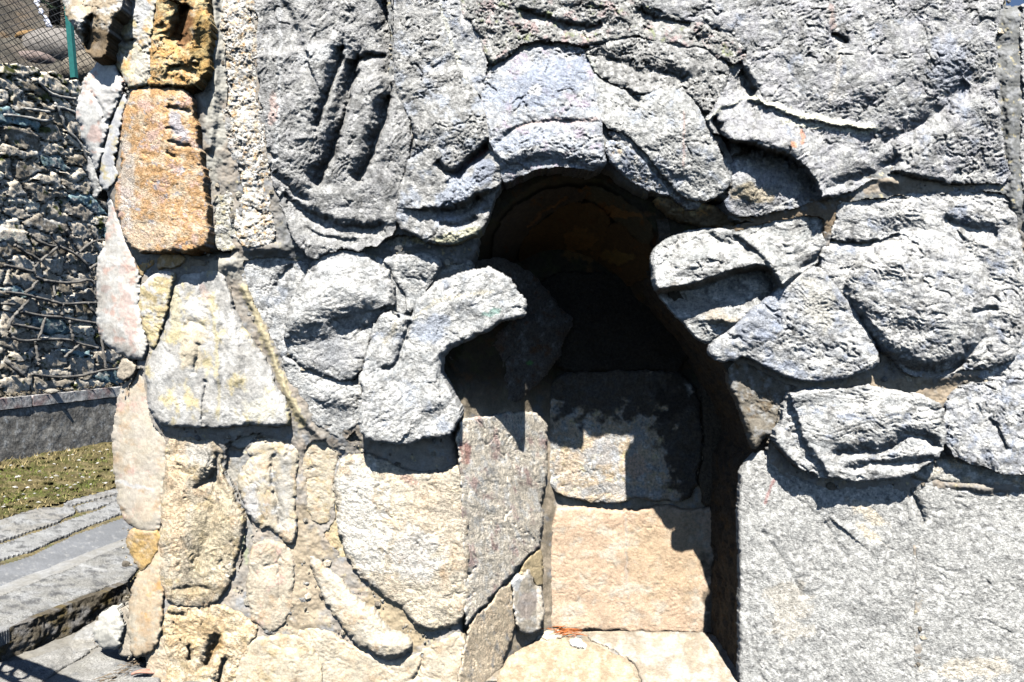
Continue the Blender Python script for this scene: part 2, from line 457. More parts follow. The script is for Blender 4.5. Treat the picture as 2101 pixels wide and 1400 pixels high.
stone([(262, 192), (300, 186), (350, 180), (384, 186), (397, 216), (404, 280), (415, 340), (424, 400), (428, 462), (430, 498), (402, 513), (350, 516), (300, 517), (276, 512), (262, 488), (246, 450), (238, 415), (242, 370), (252, 330), (254, 260)], h=.085, r=16, c=(.50, .31, .16), bulge=.015,
      L=[((.58, .35, .17), 36, .0, .2), (SAND, 26, .12, .15), (PK, 40, .25, .12), ((.42, .42, .46), 20, .36, .06)], n=.0042, ang=40, an=1.4, sz=22, tx=.015,
      feats=[('a', [(345, 222), (370, 225), (392, 232)], 3, 6, .018), ('a', [(340, 268), (352, 264), (365, 275)], 3, 4, .012), ('a', [(345, 288), (375, 300), (395, 305)], 3, 5, .016), ('a', [(338, 312), (360, 322)], 3, 4, .012),
             ('x', 365, 255, 16, 28, -40, (.48, .50, .56), .7), ('x', 300, 480, 50, 30, 0, SAND, .6), ('x', 262, 380, 14, 80, 0, (.62, .58, .52), .6)], label='long orange brown block set on end in the corner')
# ---- vertical rough white and rust stone between corner and lintel
stone([(458, -90), (522, -90), (520, 0), (531, 60), (526, 120), (536, 200), (546, 280), (551, 330), (549, 400), (556, 450), (562, 500), (520, 505), (492, 498), (484, 450), (492, 400), (470, 300), (455, 200), (452, 100)], fl=1, h=.02, r=14, c=WH,
      L=[(TN, 14, .1, .12), (OR, 11, .33, .08), (GR, 22, .32, .1)], n=.010, sz=13, feats=[('x', 470, 350, 20, 80, 0, GR, .5)])
stone([(428, 398), (446, 386), (478, 398), (484, 450), (488, 500), (470, 513), (440, 504), (433, 460)], fl=1, h=.01, r=14, c=(.42, .41, .37), L=[(YE, 18, .25, .1), (WH, 20, .2, .1)], n=.008, sz=14)
# ---- great lintel stones
LF = [('a', [(702, 92), (694, 135), (668, 208), (650, 268)], 12, 4, .055), ('a', [(735, 122), (722, 178), (703, 255), (683, 320), (648, 388)], 20, 4, .10),
      ('a', [(733, 126), (760, 116), (792, 120)], 4, 7, .04), ('a', [(803, 196), (790, 240), (770, 300), (752, 350), (735, 378)], 18, 4, .075),
      ('a', [(800, -20), (802, 60), (804, 160)], 26, 3, .09), ('s', [(575, -20), (605, 40), (625, 100)], 8, -.03, 70), ('s', [(555, 110), (640, 96), (690, 68)], 8, .035, 50),
      ('b', 640, 180, 50, 80, 12, .03), ('b', 768, 190, 24, 90, 18, .04), ('b', 700, 240, 10, 70, 18, .03), ('c', [(572, -10), (575, 60), (572, 200), (568, 330)], 4, WH, .5), ('x', 560, 225, 9, 26, 0, PK, .6),
      ('x', 660, 110, 45, 20, -15, WH, .6), ('g', [(540, 300), (565, 325)], 5, .03), ('r', [(600, 285), (650, 278)], 4, .006),
      ('a', [(575, 392), (620, 430), (680, 460), (740, 470), (790, 462)], 28, 8, .05), ('a', [(620, 470), (680, 492), (740, 498)], 8, 5, .02), ('a', [(560, 352), (600, 398), (640, 415)], 6, 10, .03)]
stone([(524, -90), (800, -90), (806, 0), (806, 120), (808, 190), (832, 222), (838, 270), (836, 330), (818, 392), (812, 440), (808, 478), (770, 500), (742, 508), (700, 508), (662, 516), (640, 530), (612, 500), (590, 455), (572, 400), (556, 340), (548, 280), (538, 200), (529, 120), (533, 60), (524, 0)],
      fl=1, h=.05, r=26, c=GR, L=[((.36, .36, .37), 44, .0, .2), (WH, 16, .30, .12), (GD, 30, .3, .12)], n=.0075, ang=-62, an=1.6, sz=24, feats=LF, sk=.4, bulge=.02)
stone([(640, 470), (700, 486), (760, 480), (808, 470), (860, 478), (900, 500), (872, 512), (820, 512), (760, 506), (740, 512), (700, 512), (664, 520), (640, 532), (612, 500)], fl=1, h=.02, r=12, c=(.28, .285, .26), L=[(WH, 22, .0, .2), (YE, 30, .25, .1)], n=.009, sz=16, ty=-.03, sk=.4, label='flaky lower rim of the lintel')
stone(rag=1.4, pts=[(812, -90), (888, -90), (896, 10), (918, 80), (942, 150), (972, 186), (986, 212), (1004, 262), (1008, 300), (1030, 330), (1030, 372), (1008, 410), (996, 446), (984, 474), (950, 492), (900, 502), (860, 482), (815, 462), (818, 400), (840, 332), (843, 272), (836, 222), (812, 186), (810, 100)],
      fl=1, h=.058, r=18, c=GR, L=[(WH, 18, .22, .14), (PB, 40, .2, .1), (GD, 26, .3, .1)], n=.0095, ang=-35, an=1.3, sz=22, bulge=.02, sk=.5,
      feats=[('a', [(1008, 288), (985, 312), (955, 335), (930, 360)], 5, 16, .085), ('c', [(1006, 300), (985, 318), (940, 352)], 3.5, (.28, .12, .10), .75), ('a', [(930, 358), (912, 352), (895, 330)], 5, 8, .04), ('a', [(838, 244), (846, 280), (838, 330)], 12, 4, .06),
             ('x', 935, 390, 24, 62, 35, PB, .8), ('x', 990, 350, 30, 24, -20, BL, .7), ('b', 870, 262, 30, 20, 0, .02), ('a', [(985, 400), (960, 430), (920, 436), (900, 428)], 8, 14, .05), ('a', [(900, 460), (940, 466), (980, 448)], 7, 9, .04),
             ('s', [(1000, 392), (930, 430), (870, 430)], 8, .05, 30), ('x', 940, 485, 50, 12, -10, (.55, .52, .34), .7)])
# thick pale lichen seam between them
stone([(892, -90), (930, -90), (940, 20), (980, 60), (1000, 130), (985, 190), (972, 183), (944, 148), (920, 78), (898, 8)], fl=1, h=.055, r=14, c=(.34, .35, .37), L=[(WH, 16, .1, .15), (BL, 30, .28, .1)], n=.008, feats=[('c', [(896, -10), (912, 50), (938, 130), (952, 165), (970, 195)], 6, (.68, .66, .56), .8), ('c', [(960, -10), (975, 20), (985, 60)], 5, WH, .7)])
KF = [('a', [(1028, 122), (1052, 104), (1082, 90), (1120, 84), (1146, 90)], 5, 12, .07), ('x', 1120, 170, 90, 34, -20, BL, .75), ('x', 1010, 190, 26, 22, 0, PB, .8), ('x', 1095, 185, 12, 10, 0, WH, .9), ('x', 1060, 290, 70, 14, -12, PB, .7), ('c', [(1060, 262), (1120, 246), (1200, 248), (1225, 244)], 4, PK, .45),
      ('a', [(1010, 306), (1060, 258), (1120, 250), (1180, 248), (1230, 252)], 6, 5, .012), ('s', [(1016, 340), (1090, 318), (1160, 322), (1230, 345)], 14, -.03, 50), ('b', 1110, 190, 100, 60, 0, .03)]
stone(rag=1.4, pts=[(990, 190), (1000, 150), (1030, 126), (1055, 108), (1082, 94), (1120, 88), (1160, 92), (1196, 98), (1212, 140), (1222, 200), (1232, 250), (1238, 300), (1240, 345), (1205, 345), (1150, 338), (1100, 344), (1058, 362), (1032, 376), (1032, 330), (1012, 305), (1005, 262), (990, 215)],
      fl=1, h=.055, r=20, c=(.34, .355, .385), L=[(PB, 40, .1, .15), (WH, 15, .22, .14), ((.45, .40, .48), 30, .3, .1)], n=.0095, ang=12, an=1.4, sz=20, feats=KF, ty=.02, sk=.55, label='bluish grey keystone above the niche')
stone([(934, -90), (1300, -90), (1300, 0), (1400, 40), (1460, 62), (1500, 80), (1545, 110), (1500, 130), (1452, 98), (1400, 88), (1348, 78), (1300, 70), (1240, 84), (1196, 92), (1150, 84), (1120, 76), (1080, 82), (1050, 100), (1028, 118), (1002, 128), (982, 60), (942, 20)],
      fl=1, h=.06, r=22, c=(.30, .30, .295), L=[(WH, 14, .2, .14), ((.44, .34, .34), 34, .28, .1), (GN, 30, .38, .06)], n=.013, sz=20, ty=.01, feats=[('a', [(1060, 20), (1130, 40), (1180, 60), (1240, 50)], 16, 6, .035), ('a', [(1300, 18), (1360, 44), (1420, 50)], 14, 6, .03)])
stone([(1200, 100), (1240, 88), (1300, 76), (1350, 84), (1400, 94), (1450, 104), (1498, 136), (1478, 196), (1462, 232), (1440, 222), (1418, 194), (1392, 180), (1350, 182), (1316, 198), (1280, 174), (1240, 160), (1218, 140)],
      fl=1, h=.052, r=20, c=(.31, .31, .31), L=[(WH, 14, .18, .14), (GD, 24, .25, .12)], n=.012, sz=17, feats=[('a', [(1240, 115), (1300, 140), (1370, 150), (1410, 170)], 8, 12, .03), ('b', 1420, 140, 40, 40, 0, .025), ('c', [(1195, 98), (1210, 130), (1222, 150)], 5, (.66, .66, .58), .8)])
stone(rag=1.4, pts=[(1216, 156), (1240, 162), (1284, 178), (1312, 204), (1350, 186), (1392, 184), (1416, 200), (1436, 236), (1450, 262), (1474, 310), (1500, 350), (1496, 380), (1470, 400), (1440, 412), (1395, 396), (1360, 350), (1322, 308), (1288, 268), (1242, 262), (1228, 200)],
      fl=1, h=.066, r=16, c=(.35, .355, .355), L=[(WH, 16, .2, .16), (PB, 40, .3, .1)], n=.008, ang=50, an=1.2, sz=20, sk=.4, ty=.01, feats=[('a', [(1222, 150), (1262, 170), (1300, 196), (1314, 212)], 5, 8, .035), ('c', [(1405, 230), (1402, 340)], 2.5, PK, .5), ('b', 1400, 260, 40, 60, -20, .02)])
stone(rag=1.4, pts=[(1242, 300), (1256, 288), (1280, 296), (1312, 326), (1344, 362), (1376, 400), (1352, 396), (1300, 372), (1258, 340)], fl=1, h=.05, r=12, c=BL, L=[(WH, 18, .1, .2), (TN, 20, .35, .08)], n=.010, sz=14, sk=.4)
stone([(1246, 268), (1286, 272), (1326, 318), (1364, 366), (1396, 404), (1440, 416), (1430, 428), (1380, 410), (1346, 360), (1312, 322), (1280, 290), (1256, 284)], fl=1, h=.035, r=8, c=(.26,.26,.27), L=[(WH, 12, .1, .15)], n=.012, sz=12, sk=.4)
# big block on the upper right
RF = [('a', [(1462, 60), (1500, 110), (1530, 168), (1550, 195)], 24, 8, .08), ('a', [(1462, 240), (1478, 280), (1494, 322)], 5, 9, .06), ('r', [(1450, 246), (1490, 214), (1542, 196), (1600, 228), (1680, 248), (1790, 264)], 6, .022),
      ('c', [(1536, 196), (1580, 216), (1640, 238), (1720, 250), (1795, 266)], 6.5, (.80, .76, .60), .95), ('c', [(1605, 246), (1650, 256), (1720, 262), (1780, 274)], 6, (.80, .77, .62), .75), ('c', [(1450, 246), (1500, 214), (1530, 198)], 3, (.74, .72, .60), .9),
      ('c', [(1645, 266), (1650, 280), (1648, 294)], 4, (.62, .26, .16), .8), ('x', 1625, 296, 8, 5, 0, (.66, .34, .2), .8), ('c', [(1755, -10), (1775, 50), (1798, 130), (1835, 190), (1882, 248)], 2.5, WH, .8), ('c', [(1700, 20), (1718, 60), (1725, 110), (1718, 170), (1702, 208)], 5, (.60, .56, .50), .7), ('c', [(1705, 15), (1712, 60)], 6, (.30, .20, .18), .6),
      ('b', 1800, 130, 150, 110, 0, .03), ('s', [(1850, 330), (1900, 280), (1960, 215), (2000, 190)], 26, .055, 70), ('a', [(1800, 300), (1880, 262), (1940, 220), (1990, 170)], 14, 26, .035), ('x', 1950, 140, 40, 60, 0, BL, .5),
      ('s', [(1500, 286), (1548, 300), (1585, 308), (1640, 330), (1672, 372), (1684, 402)], 5, -.15, 42), ('b', 1590, 290, 70, 20, 15, .05), ('b', 1540, 370, 30, 40, 0, .035), ('x', 1545, 395, 40, 18, 10, (.50, .40, .24), .6), ('g', [(1500, 330), (1530, 316), (1552, 300)], 6, .05),
      ('a', [(1690, 395), (1740, 370), (1800, 355), (1850, 320)], 10, 14, .03), ('c', [(1790, 265), (1840, 310), (1862, 350)], 2, WH, .5), ('c', [(1868, 385), (1890, 330), (1910, 300)], 2, WH, .5), ('g', [(1712, 74), (1735, 82)], 5, .035)]
stone([(1300, -90), (2058, -90), (2056, 10), (2042, 60), (2042, 120), (2048, 200), (2050, 260), (2062, 330), (2074, 372), (1990, 374), (1900, 366), (1862, 352), (1835, 350), (1800, 362), (1756, 384), (1720, 396), (1686, 408), (1640, 418), (1590, 432), (1550, 440), (1510, 440), (1488, 425), (1500, 400), (1504, 350), (1482, 310), (1458, 262), (1448, 240), (1466, 232), (1480, 200), (1502, 140), (1550, 110), (1500, 76), (1462, 58), (1400, 34), (1302, 0)],
      fl=1, h=.06, r=24, c=(.34, .345, .35), L=[((.38, .38, .41), 50, .0, .2), (WH, 17, .24, .14), (GD, 40, .32, .1), (BL, 60, .38, .1)], n=.0085, ang=-25, an=1.4, sz=24, feats=RF, sk=.35)
stone([(1372, 404), (1440, 420), (1486, 432), (1540, 446), (1600, 438), (1650, 424), (1700, 406), (1712, 414), (1690, 432), (1620, 446), (1560, 462), (1500, 470), (1440, 468), (1390, 450), (1350, 428), (1345, 404)], h=-.03, r=22, c=(.18,.14,.09), L=[(OR, 34, .25, .1), (YE, 40, .3, .1)], n=.010, sk=.6, dr=.05, ty=-.12, mat=M_SMOOTH, label='brown underside ledge right of the arch, darkened for shade')  # dark brown base also carries the shade under the block
# ---- right of the niche: ledge course
stone(gap=-6, dr=.02, rag=1.3, pts=[(1340, 530), (1352, 505), (1392, 484), (1440, 474), (1480, 476), (1560, 452), (1640, 436), (1694, 436), (1698, 470), (1690, 505), (1668, 540), (1625, 572), (1592, 598), (1540, 640), (1500, 672), (1458, 702), (1430, 690), (1398, 650), (1362, 612), (1345, 578)],
      h=.08, r=22, rows=(560, 700), c=(.31, .32, .325), L=[(WH, 24, .02, .2), (GD, 22, .25, .12)], n=.010, ang=-14, an=2.2, sz=20, sk=.03,
      feats=[('s', [(1350, 598), (1420, 590), (1470, 570), (1520, 555), (1575, 545), (1600, 590)], 8, -.17, 60), ('b', 1420, 530, 70, 24, -10, .03), ('a', [(1500, 485), (1540, 510), (1580, 548), (1590, 600)], 8, 6, .03), ('a', [(1455, 480), (1480, 500), (1520, 506), (1540, 520)], 6, 8, .03),
             ('a', [(1640, 555), (1670, 535), (1690, 520)], 6, 6, .03), ('x', 1475, 655, 32, 12, 10, (.60, .50, .36), .8), ('b', 1480, 655, 34, 14, 10, .07), ('x', 1350, 545, 14, 30, 0, WH, .6), ('x', 1430, 625, 70, 24, 20, (.36, .33, .29), .7)], label='nose shaped stone jutting into the niche from the right')
stone(gap=-6, dr=.016, rows=(560, 700), pts=[(1708, 440), (1712, 412), (1764, 402), (1850, 394), (1960, 386), (2062, 386), (2080, 404), (2088, 470), (2096, 560), (2100, 620), (2094, 700), (2070, 742), (2010, 752), (1960, 760), (1900, 768), (1868, 764), (1832, 730), (1798, 700), (1776, 670), (1750, 626), (1706, 574), (1684, 540), (1696, 500)],
      h=.085, r=26, c=(.36, .365, .38), L=[(WH, 26, -.02, .22), (GD, 26, .28, .1), (BL, 44, .33, .08)], n=.0085, ang=12, an=1.7, sz=26, sk=.4,
      feats=[('a', [(1706, 440), (1690, 470), (1688, 500)], 5, 8, .05), ('a', [(1690, 492), (1740, 500), (1800, 500), (1850, 480)], 10, 5, .04), ('d', 1880, 620, 150, 150, 0, .09), ('a', [(1750, 640), (1775, 690), (1810, 730), (1870, 765), (1940, 768), (1990, 735)], 8, 18, .06),
             ('s', [(1770, 545), (1810, 505), (1850, 520), (1890, 560)], 10, .03, 50), ('c', [(1812, 480), (1870, 486), (1920, 500)], 8, WH, .6), ('g', [(2000, 640), (2040, 632)], 6, .03), ('c', [(2004, 650), (1998, 720), (1980, 745)], 2, WH, .6), ('b', 1960, 440, 110, 34, 5, .03), ('a', [(1930, 450), (1990, 470), (2050, 480)], 10, 14, .03)], bulge=.02)
stone(gap=-5, dr=.02, rag=1.3, pts=[(1462, 708), (1500, 680), (1545, 642), (1594, 602), (1640, 572), (1680, 546), (1704, 580), (1748, 634), (1772, 676), (1796, 720), (1800, 746), (1756, 766), (1700, 778), (1655, 782), (1600, 764), (1562, 744), (1530, 724), (1500, 736), (1478, 740), (1458, 724)],
      h=.125, r=22, rows=(560, 700), c=(.36, .37, .39), L=[(WH, 26, .05, .2), (BL, 46, .22, .1), (GD, 24, .3, .1)], n=.009, ang=20, an=1.6, sz=22, sk=.03, ty=.0,
      feats=[('x', 1560, 640, 44, 60, 30, BL, .55), ('b', 1640, 680, 60, 50, 0, .02), ('x', 1680, 620, 30, 50, 0, (.52, .49, .42), .6)])
stone(rag=1.2, pts=[(1492, 745), (1532, 732), (1566, 752), (1602, 772), (1652, 790), (1640, 802), (1614, 836), (1602, 868), (1592, 892), (1566, 896), (1548, 925), (1542, 912), (1532, 878), (1518, 836), (1495, 790)], h=.00, r=24, c=(.20,.18,.15), L=[(BN, 34, .25, .12), (GR, 22, .2, .12)], n=.008, sk=.03, dr=.03, mat=M_SMOOTH, label='shaded brown pier stone below the jutting ledge')
stone(gap=-4, dr=.022, pts=[(1612, 836), (1624, 806), (1690, 798), (1780, 794), (1850, 806), (1900, 816), (1932, 836), (1938, 880), (1934, 928), (1900, 950), (1860, 975), (1800, 985), (1740, 984), (1690, 980), (1650, 962), (1605, 930), (1590, 892), (1606, 868)],
      h=.085, r=16, rows=(560, 840), c=(.36, .37, .38), L=[(WH, 24, -.02, .2), (GD, 22, .27, .12), (BL, 40, .36, .06)], n=.0095, ang=6, an=2.2, sz=22, sk=.4,
      feats=[('s', [(1626, 830), (1640, 880), (1672, 940), (1700, 975)], 6, -.04, 40), ('a', [(1700, 936), (1760, 926), (1820, 930), (1868, 888), (1930, 918)], 8, 12, .05), ('a', [(1740, 962), (1800, 950), (1870, 955), (1920, 940)], 6, 8, .035), ('b', 1770, 870, 110, 40, 0, .03)])
stone([(1938, 838), (1970, 800), (2010, 786), (2090, 780), (2420, 780), (2420, 960), (2101, 972), (2050, 966), (2000, 950), (1944, 930)], fl=1, h=.05, r=18, c=(.35, .36, .39), L=[(WH, 22, .0, .2), (BL, 34, .22, .1), (GD, 22, .32, .1)], n=.009, ang=40, an=1.4, sz=20,
      feats=[('a', [(2030, 858), (2050, 880), (2064, 930)], 4, 5, .015)])
stone([(1944, 940), (2000, 958), (2050, 974), (2101, 980), (2420, 968), (2420, 1000), (2101, 1004), (2020, 996), (1960, 986), (1900, 984), (1870, 978), (1905, 958)], fl=1, h=.035, r=10, c=(.34,.33,.30), L=[(WH, 22, .05, .2), (TN, 26, .2, .1)], n=.008, an=2, sz=16)
stone([(2004, 762), (2070, 752), (2100, 708), (2106, 620), (2104, 500), (2420, 490), (2420, 772), (2090, 772), (2020, 776)], fl=1, h=.045, r=16, c=(.42, .43, .46), L=[(WH, 22, .0, .2), (BL, 40, .3, .1)], n=.008, sz=20)
stone([(2092, 18), (2104, 10), (2420, 8), (2420, 480), (2106, 486), (2098, 400), (2094, 300), (2096, 160)], h=.03, r=14, c=(.33,.33,.34), L=[(WH, 20, .1, .2)], n=.008, sz=20)
# ---- right pier, lower
stone(rag=1.2, pts=[(1546, 934), (1568, 922), (1590, 944), (1612, 968), (1660, 990), (1704, 1004), (1750, 996), (1800, 990), (1850, 992), (1862, 1020), (1872, 1060), (1884, 1110), (1886, 1200), (1884, 1300), (1886, 1500), (1521, 1500), (1519, 1400), (1519, 1200), (1517, 1040), (1520, 980), (1530, 954)],
      h=.025, r=20, c=(.37, .37, .365), L=[((.46, .46, .45), 60, .0, .2), (WH, 12, .22, .14), (GD, 12, .30, .12)], n=.0042, ang=55, an=1.8, sz=26, sk=.03, vary=.1,
      feats=[('x', 1780, 1055, 40, 14, 35, CR, .7), ('x', 1790, 1100, 30, 10, 40, CR, .7), ('c', [(1588, 985), (1580, 1005), (1570, 1030)], 3, (.46, .20, .18), .6), ('a', [(1560, 1090), (1600, 1140), (1650, 1230)], 5, 9, .012), ('a', [(1690, 1070), (1740, 1150)], 6, 10, .012), ('s', [(1600, 940), (1640, 1010), (1700, 1060)], 30, -.02, 80), ('g', [(1546, 1290), (1552, 1350), (1566, 1420)], 5, .008), ('x', 1620, 1250, 40, 60, 0, CR, .3)])
stone([(1850, 994), (1900, 990), (1960, 996), (2020, 1006), (2101, 1014), (2420, 1016), (2420, 1500), (1884, 1500), (1882, 1300), (1884, 1200), (1882, 1110), (1868, 1060)], fl=1, h=.03, r=14, c=(.37, .37, .365), L=[((.46, .46, .45), 60, .0, .2), (WH, 12, .22, .14), (GD, 12, .30, .12)], n=.0038, ang=20, an=1.6, sz=26, vary=.1, gap=0,
      feats=[('a', [(1862, 1000), (1880, 1040), (1892, 1075)], 5, 12, .03), ('c', [(2000, 1082), (2040, 1088), (2101, 1096)], 2, WH, .5), ('x', 2000, 1370, 80, 20, 0, CR, .5)])
# ---- left edge and middle course
stone([(222, 402), (236, 418), (250, 455), (270, 508), (278, 530), (285, 580), (288, 640), (300, 690), (300, 738), (270, 734), (236, 720), (211, 700), (200, 668), (203, 620), (198, 580), (201, 540), (215, 510), (224, 480), (221, 440)], h=.05, r=24, c=(0.541, 0.508, 0.467), bulge=.04,
      L=[(WH, 40, .0, .2), (PK, 36, .3, .1)], n=.0016, mat=M_PALE, sk=.05, feats=[('x', 262, 640, 14, 50, -12, PK, .6), ('x', 218, 592, 9, 7, 0, (.42, .30, .26), .6), ('x', 262, 545, 14, 22, 0, PK, .5), ('g', [(262, 500), (276, 520)], 5, .02)])
stone([(277, 524), (300, 524), (316, 530), (318, 540), (302, 555), (290, 568), (283, 552)], h=.02, r=9, c=(0.508, 0.394, 0.230), n=.006, L=[(OR, 20, .15, .1)], mat=M_SMOOTH)
stone([(326, 522), (350, 519), (378, 522), (380, 534), (366, 548), (345, 552), (327, 552)], h=.045, r=9, c=(0.541, 0.361, 0.180), n=.005, L=[(SAND, 20, .1, .1)], mat=M_SMOOTH)
stone([(384, 522), (405, 532), (430, 540), (414, 550), (385, 556), (366, 556)], h=.02, r=9, c=MOT, n=.005, mat=M_SMOOTH)
stone([(322, 562), (345, 558), (362, 560), (348, 590), (350, 622), (336, 662), (322, 716), (302, 700), (286, 650), (285, 602), (300, 576)], h=.055, r=14, c=(0.541, 0.443, 0.262), L=[(WH, 24, .12, .15), (YE, 24, .15, .12), ((.55, .55, .56), 30, .3, .1)], n=.006, mat=M_SMOOTH)
stone([(352, 598), (366, 574), (386, 560), (430, 553), (458, 560), (472, 600), (486, 645), (512, 690), (538, 725), (558, 765), (574, 802), (592, 842), (600, 868), (560, 876), (500, 872), (440, 877), (398, 877), (350, 871), (320, 864), (304, 830), (301, 770), (303, 728), (322, 716), (338, 668), (350, 628)],
      h=.05, r=20, c=(.42,.41,.395), L=[(WH, 40, .12, .2), (YE, 44, .28, .1), (GR, 30, .3, .1)], n=.0036, ang=85, an=2.2, sz=24, mat=M_SMOOTH, bulge=.02, ty=.006,
      feats=[('b', 394, 715, 22, 46, 8, .028), ('x', 394, 705, 24, 50, 8, (.62, .52, .36), .75), ('a', [(374, 668), (395, 660), (420, 675)], 5, 8, .014), ('a', [(412, 700), (402, 735), (402, 770)], 9, 4, .014), ('c', [(436, 600), (442, 700), (446, 770)], 4, YE, .7), ('c', [(448, 780), (449, 860)], 3, YE, .5),
             ('r', [(442, 610), (446, 700), (446, 780)], 8, .012), ('g', [(420, 780), (416, 830), (418, 870)], 3, .012), ('r', [(478, 620), (480, 700), (484, 780)], 14, .018), ('x', 360, 640, 10, 50, 0, YE, .6), ('x', 530, 840, 36, 22, 10, (.66, .62, .50), .6), ('g', [(350, 630), (345, 660), (330, 700)], 4, .02), ('x', 420, 600, 10, 14, 0, PK, .4)],
      label='broad grey block streaked with yellow near the corner')
stone(gap=-5, dr=.02, pts=[(488, 530), (520, 522), (562, 520), (608, 528), (636, 532), (642, 540), (620, 575), (598, 608), (588, 650), (586, 700), (594, 740), (572, 725), (548, 690), (530, 650), (505, 602), (492, 566)], h=.025, r=16, c=(.37,.38,.395), L=[(WH, 24, .05, .2), (GD, 24, .32, .1), (PB, 40, .3, .1)], n=.006, sz=20,
      feats=[('a', [(600, 545), (580, 570), (562, 585)], 6, 8, .02), ('c', [(498, 575), (512, 610), (524, 640)], 3, (.66, .60, .46), .6)])
stone(gap=-5, dr=.02, pts=[(574, 730), (596, 745), (640, 768), (690, 782), (736, 786), (744, 810), (742, 842), (738, 866), (716, 880), (700, 896), (676, 886), (646, 864), (620, 836), (600, 790)], h=.02, r=14, c=(.38,.39,.40), L=[(WH, 30, .0, .2), (GR, 20, .3, .1)], n=.006, sz=18, ty=-.02, feats=[('b', 690, 815, 50, 22, 10, .03), ('c', [(585, 735), (640, 766), (740, 782)], 4, WH, .6)])
stone(gap=-5, dr=.02, pts=[(640, 868), (676, 890), (700, 898), (718, 884), (738, 872), (742, 896), (752, 912), (720, 914), (690, 905), (660, 890)], h=.03, r=12, c=(.2,.19,.17), n=.006)
stone(gap=-5, dr=.02, pts=[(648, 534), (665, 519), (700, 513), (740, 520), (774, 542), (796, 568), (808, 600), (806, 630), (782, 640), (764, 662), (756, 700), (744, 740), (736, 768), (715, 778), (680, 772), (640, 758), (606, 738), (590, 712), (588, 660), (598, 615), (624, 578)],
      h=.07, r=30, c=(.40,.41,.42), L=[(WH, 30, .0, .2), (GR, 26, .25, .12), (GD, 20, .36, .1)], n=.0055, ang=-14, an=2.0, sz=24, bulge=.035,
      feats=[('s', [(600, 690), (650, 672), (710, 655), (758, 640)], 34, -.07, 90), ('b', 690, 590, 80, 50, -10, .02), ('x', 690, 545, 30, 14, 0, WH, .6), ('x', 680, 720, 60, 36, 20, (.28,.28,.29), .55)], label='large rounded grey boulder left of the niche')
stone(gap=-5, dr=.02, pts=[(812, 570), (838, 612), (836, 634), (826, 642), (812, 632), (814, 606), (800, 566), (778, 542), (756, 524), (780, 528), (800, 548)], h=.03, r=7, c=(.37,.38,.39), n=.004, L=[(WH, 18, .1, .2)])
stone(gap=-5, dr=.02, pts=[(784, 530), (808, 526), (850, 520), (892, 526), (900, 540), (896, 560), (880, 582), (862, 604), (848, 632), (836, 640), (838, 612), (818, 580), (800, 550)], h=.055, r=11, c=(.33,.34,.35), L=[(WH, 20, .1, .2)], n=.006, sz=18, tx=.02)
stone(gap=-5, dr=.02, pts=[(905, 536), (950, 530), (965, 545), (930, 562), (895, 578), (868, 612), (850, 644), (843, 640), (856, 612), (888, 572)], h=.01, r=8, c=(.3,.31,.3), n=.006, L=[(WH, 18, .15, .2)])
stone(gap=-5, dr=.02, pts=[(848, 656), (856, 626), (876, 600), (910, 578), (950, 562), (990, 554), (1025, 560), (1044, 575), (1056, 600), (1074, 614), (1079, 630), (1072, 646), (1044, 652), (1010, 668), (980, 688), (940, 700), (908, 722), (896, 742), (906, 780), (926, 820), (942, 850), (936, 878), (905, 892), (880, 898), (850, 902), (810, 908), (770, 904), (745, 896), (742, 860), (748, 815), (742, 780), (750, 752), (762, 706), (772, 664), (786, 648), (812, 644), (832, 652)],
      h=.13, r=17, c=(.37,.38,.39), rows=(545, 790), L=[(WH, 26, .04, .2), (GR, 22, .25, .12), (PB, 44, .35, .08)], n=.0062, ang=-40, an=1.7, sz=20, sk=.4, ty=.008,
      feats=[('b', 960, 620, 90, 40, -25, .03), ('c', [(850, 655), (880, 622), (940, 606), (1010, 600)], 4, (.55, .50, .38), .6), ('x', 885, 672, 34, 22, -20, PB, .7), ('a', [(838, 655), (836, 690), (822, 720), (812, 755), (785, 758)], 6, 5, .03), ('a', [(804, 640), (822, 652)], 4, 4, .04), ('a', [(760, 640), (772, 650), (765, 670)], 5, 6, .03),
             ('c', [(772, 740), (774, 880)], 2, WH, .6), ('c', [(828, 795), (828, 895)], 2, WH, .6), ('c', [(795, 780), (796, 895)], 1.5, WH, .5), ('s', [(840, 880), (870, 850), (900, 840), (925, 820)], 12, -.02, 40), ('x', 1010, 640, 20, 6, -20, (.2, .42, .34), .5), ('s', [(980, 690), (930, 706), (895, 735), (900, 790)], 10, .03, 30), ('c', [(790, 700), (812, 665)], 7, (.50, .44, .32), .5)],
      label='grey boulder with a snout overhanging the left side of the niche')
# ---- lower left
stone(gap=-6, dr=.017, pts=[(246, 758), (258, 743), (272, 748), (268, 770), (252, 782)], h=.04, r=9, c=(0.420, 0.370, 0.302), n=.004, mat=M_SMOOTH)
stone(gap=-6, dr=.017, pts=[(262, 780), (276, 752), (298, 745), (302, 790), (308, 838), (320, 868), (342, 890), (340, 950), (334, 1020), (326, 1088), (298, 1092), (268, 1070), (246, 1038), (240, 960), (236, 900), (242, 835)], h=.04, r=26, c=(0.571, 0.521, 0.454), bulge=.03, L=[((.50, .37, .25), 46, .2, .12), ((.52, .47, .385), 50, .1, .2), (PK, 50, .35, .1)], n=.0014, mat=M_PALE, sk=.05,
      feats=[('c', [(238, 988), (270, 995), (312, 1004)], 3, WH, .7), ('x', 300, 1040, 18, 22, 0, SAND, .6)], label='tall smooth pale corner stone')
stone(gap=-6, dr=.017, pts=[(270, 1088), (300, 1096), (326, 1094), (320, 1130), (300, 1160), (291, 1172), (278, 1142), (264, 1110)], h=.06, r=14, c=(0.521, 0.353, 0.151), L=[((.50, .37, .25), 46, .2, .12), (TN, 24, .2, .15)], n=.005, mat=M_SMOOTH)
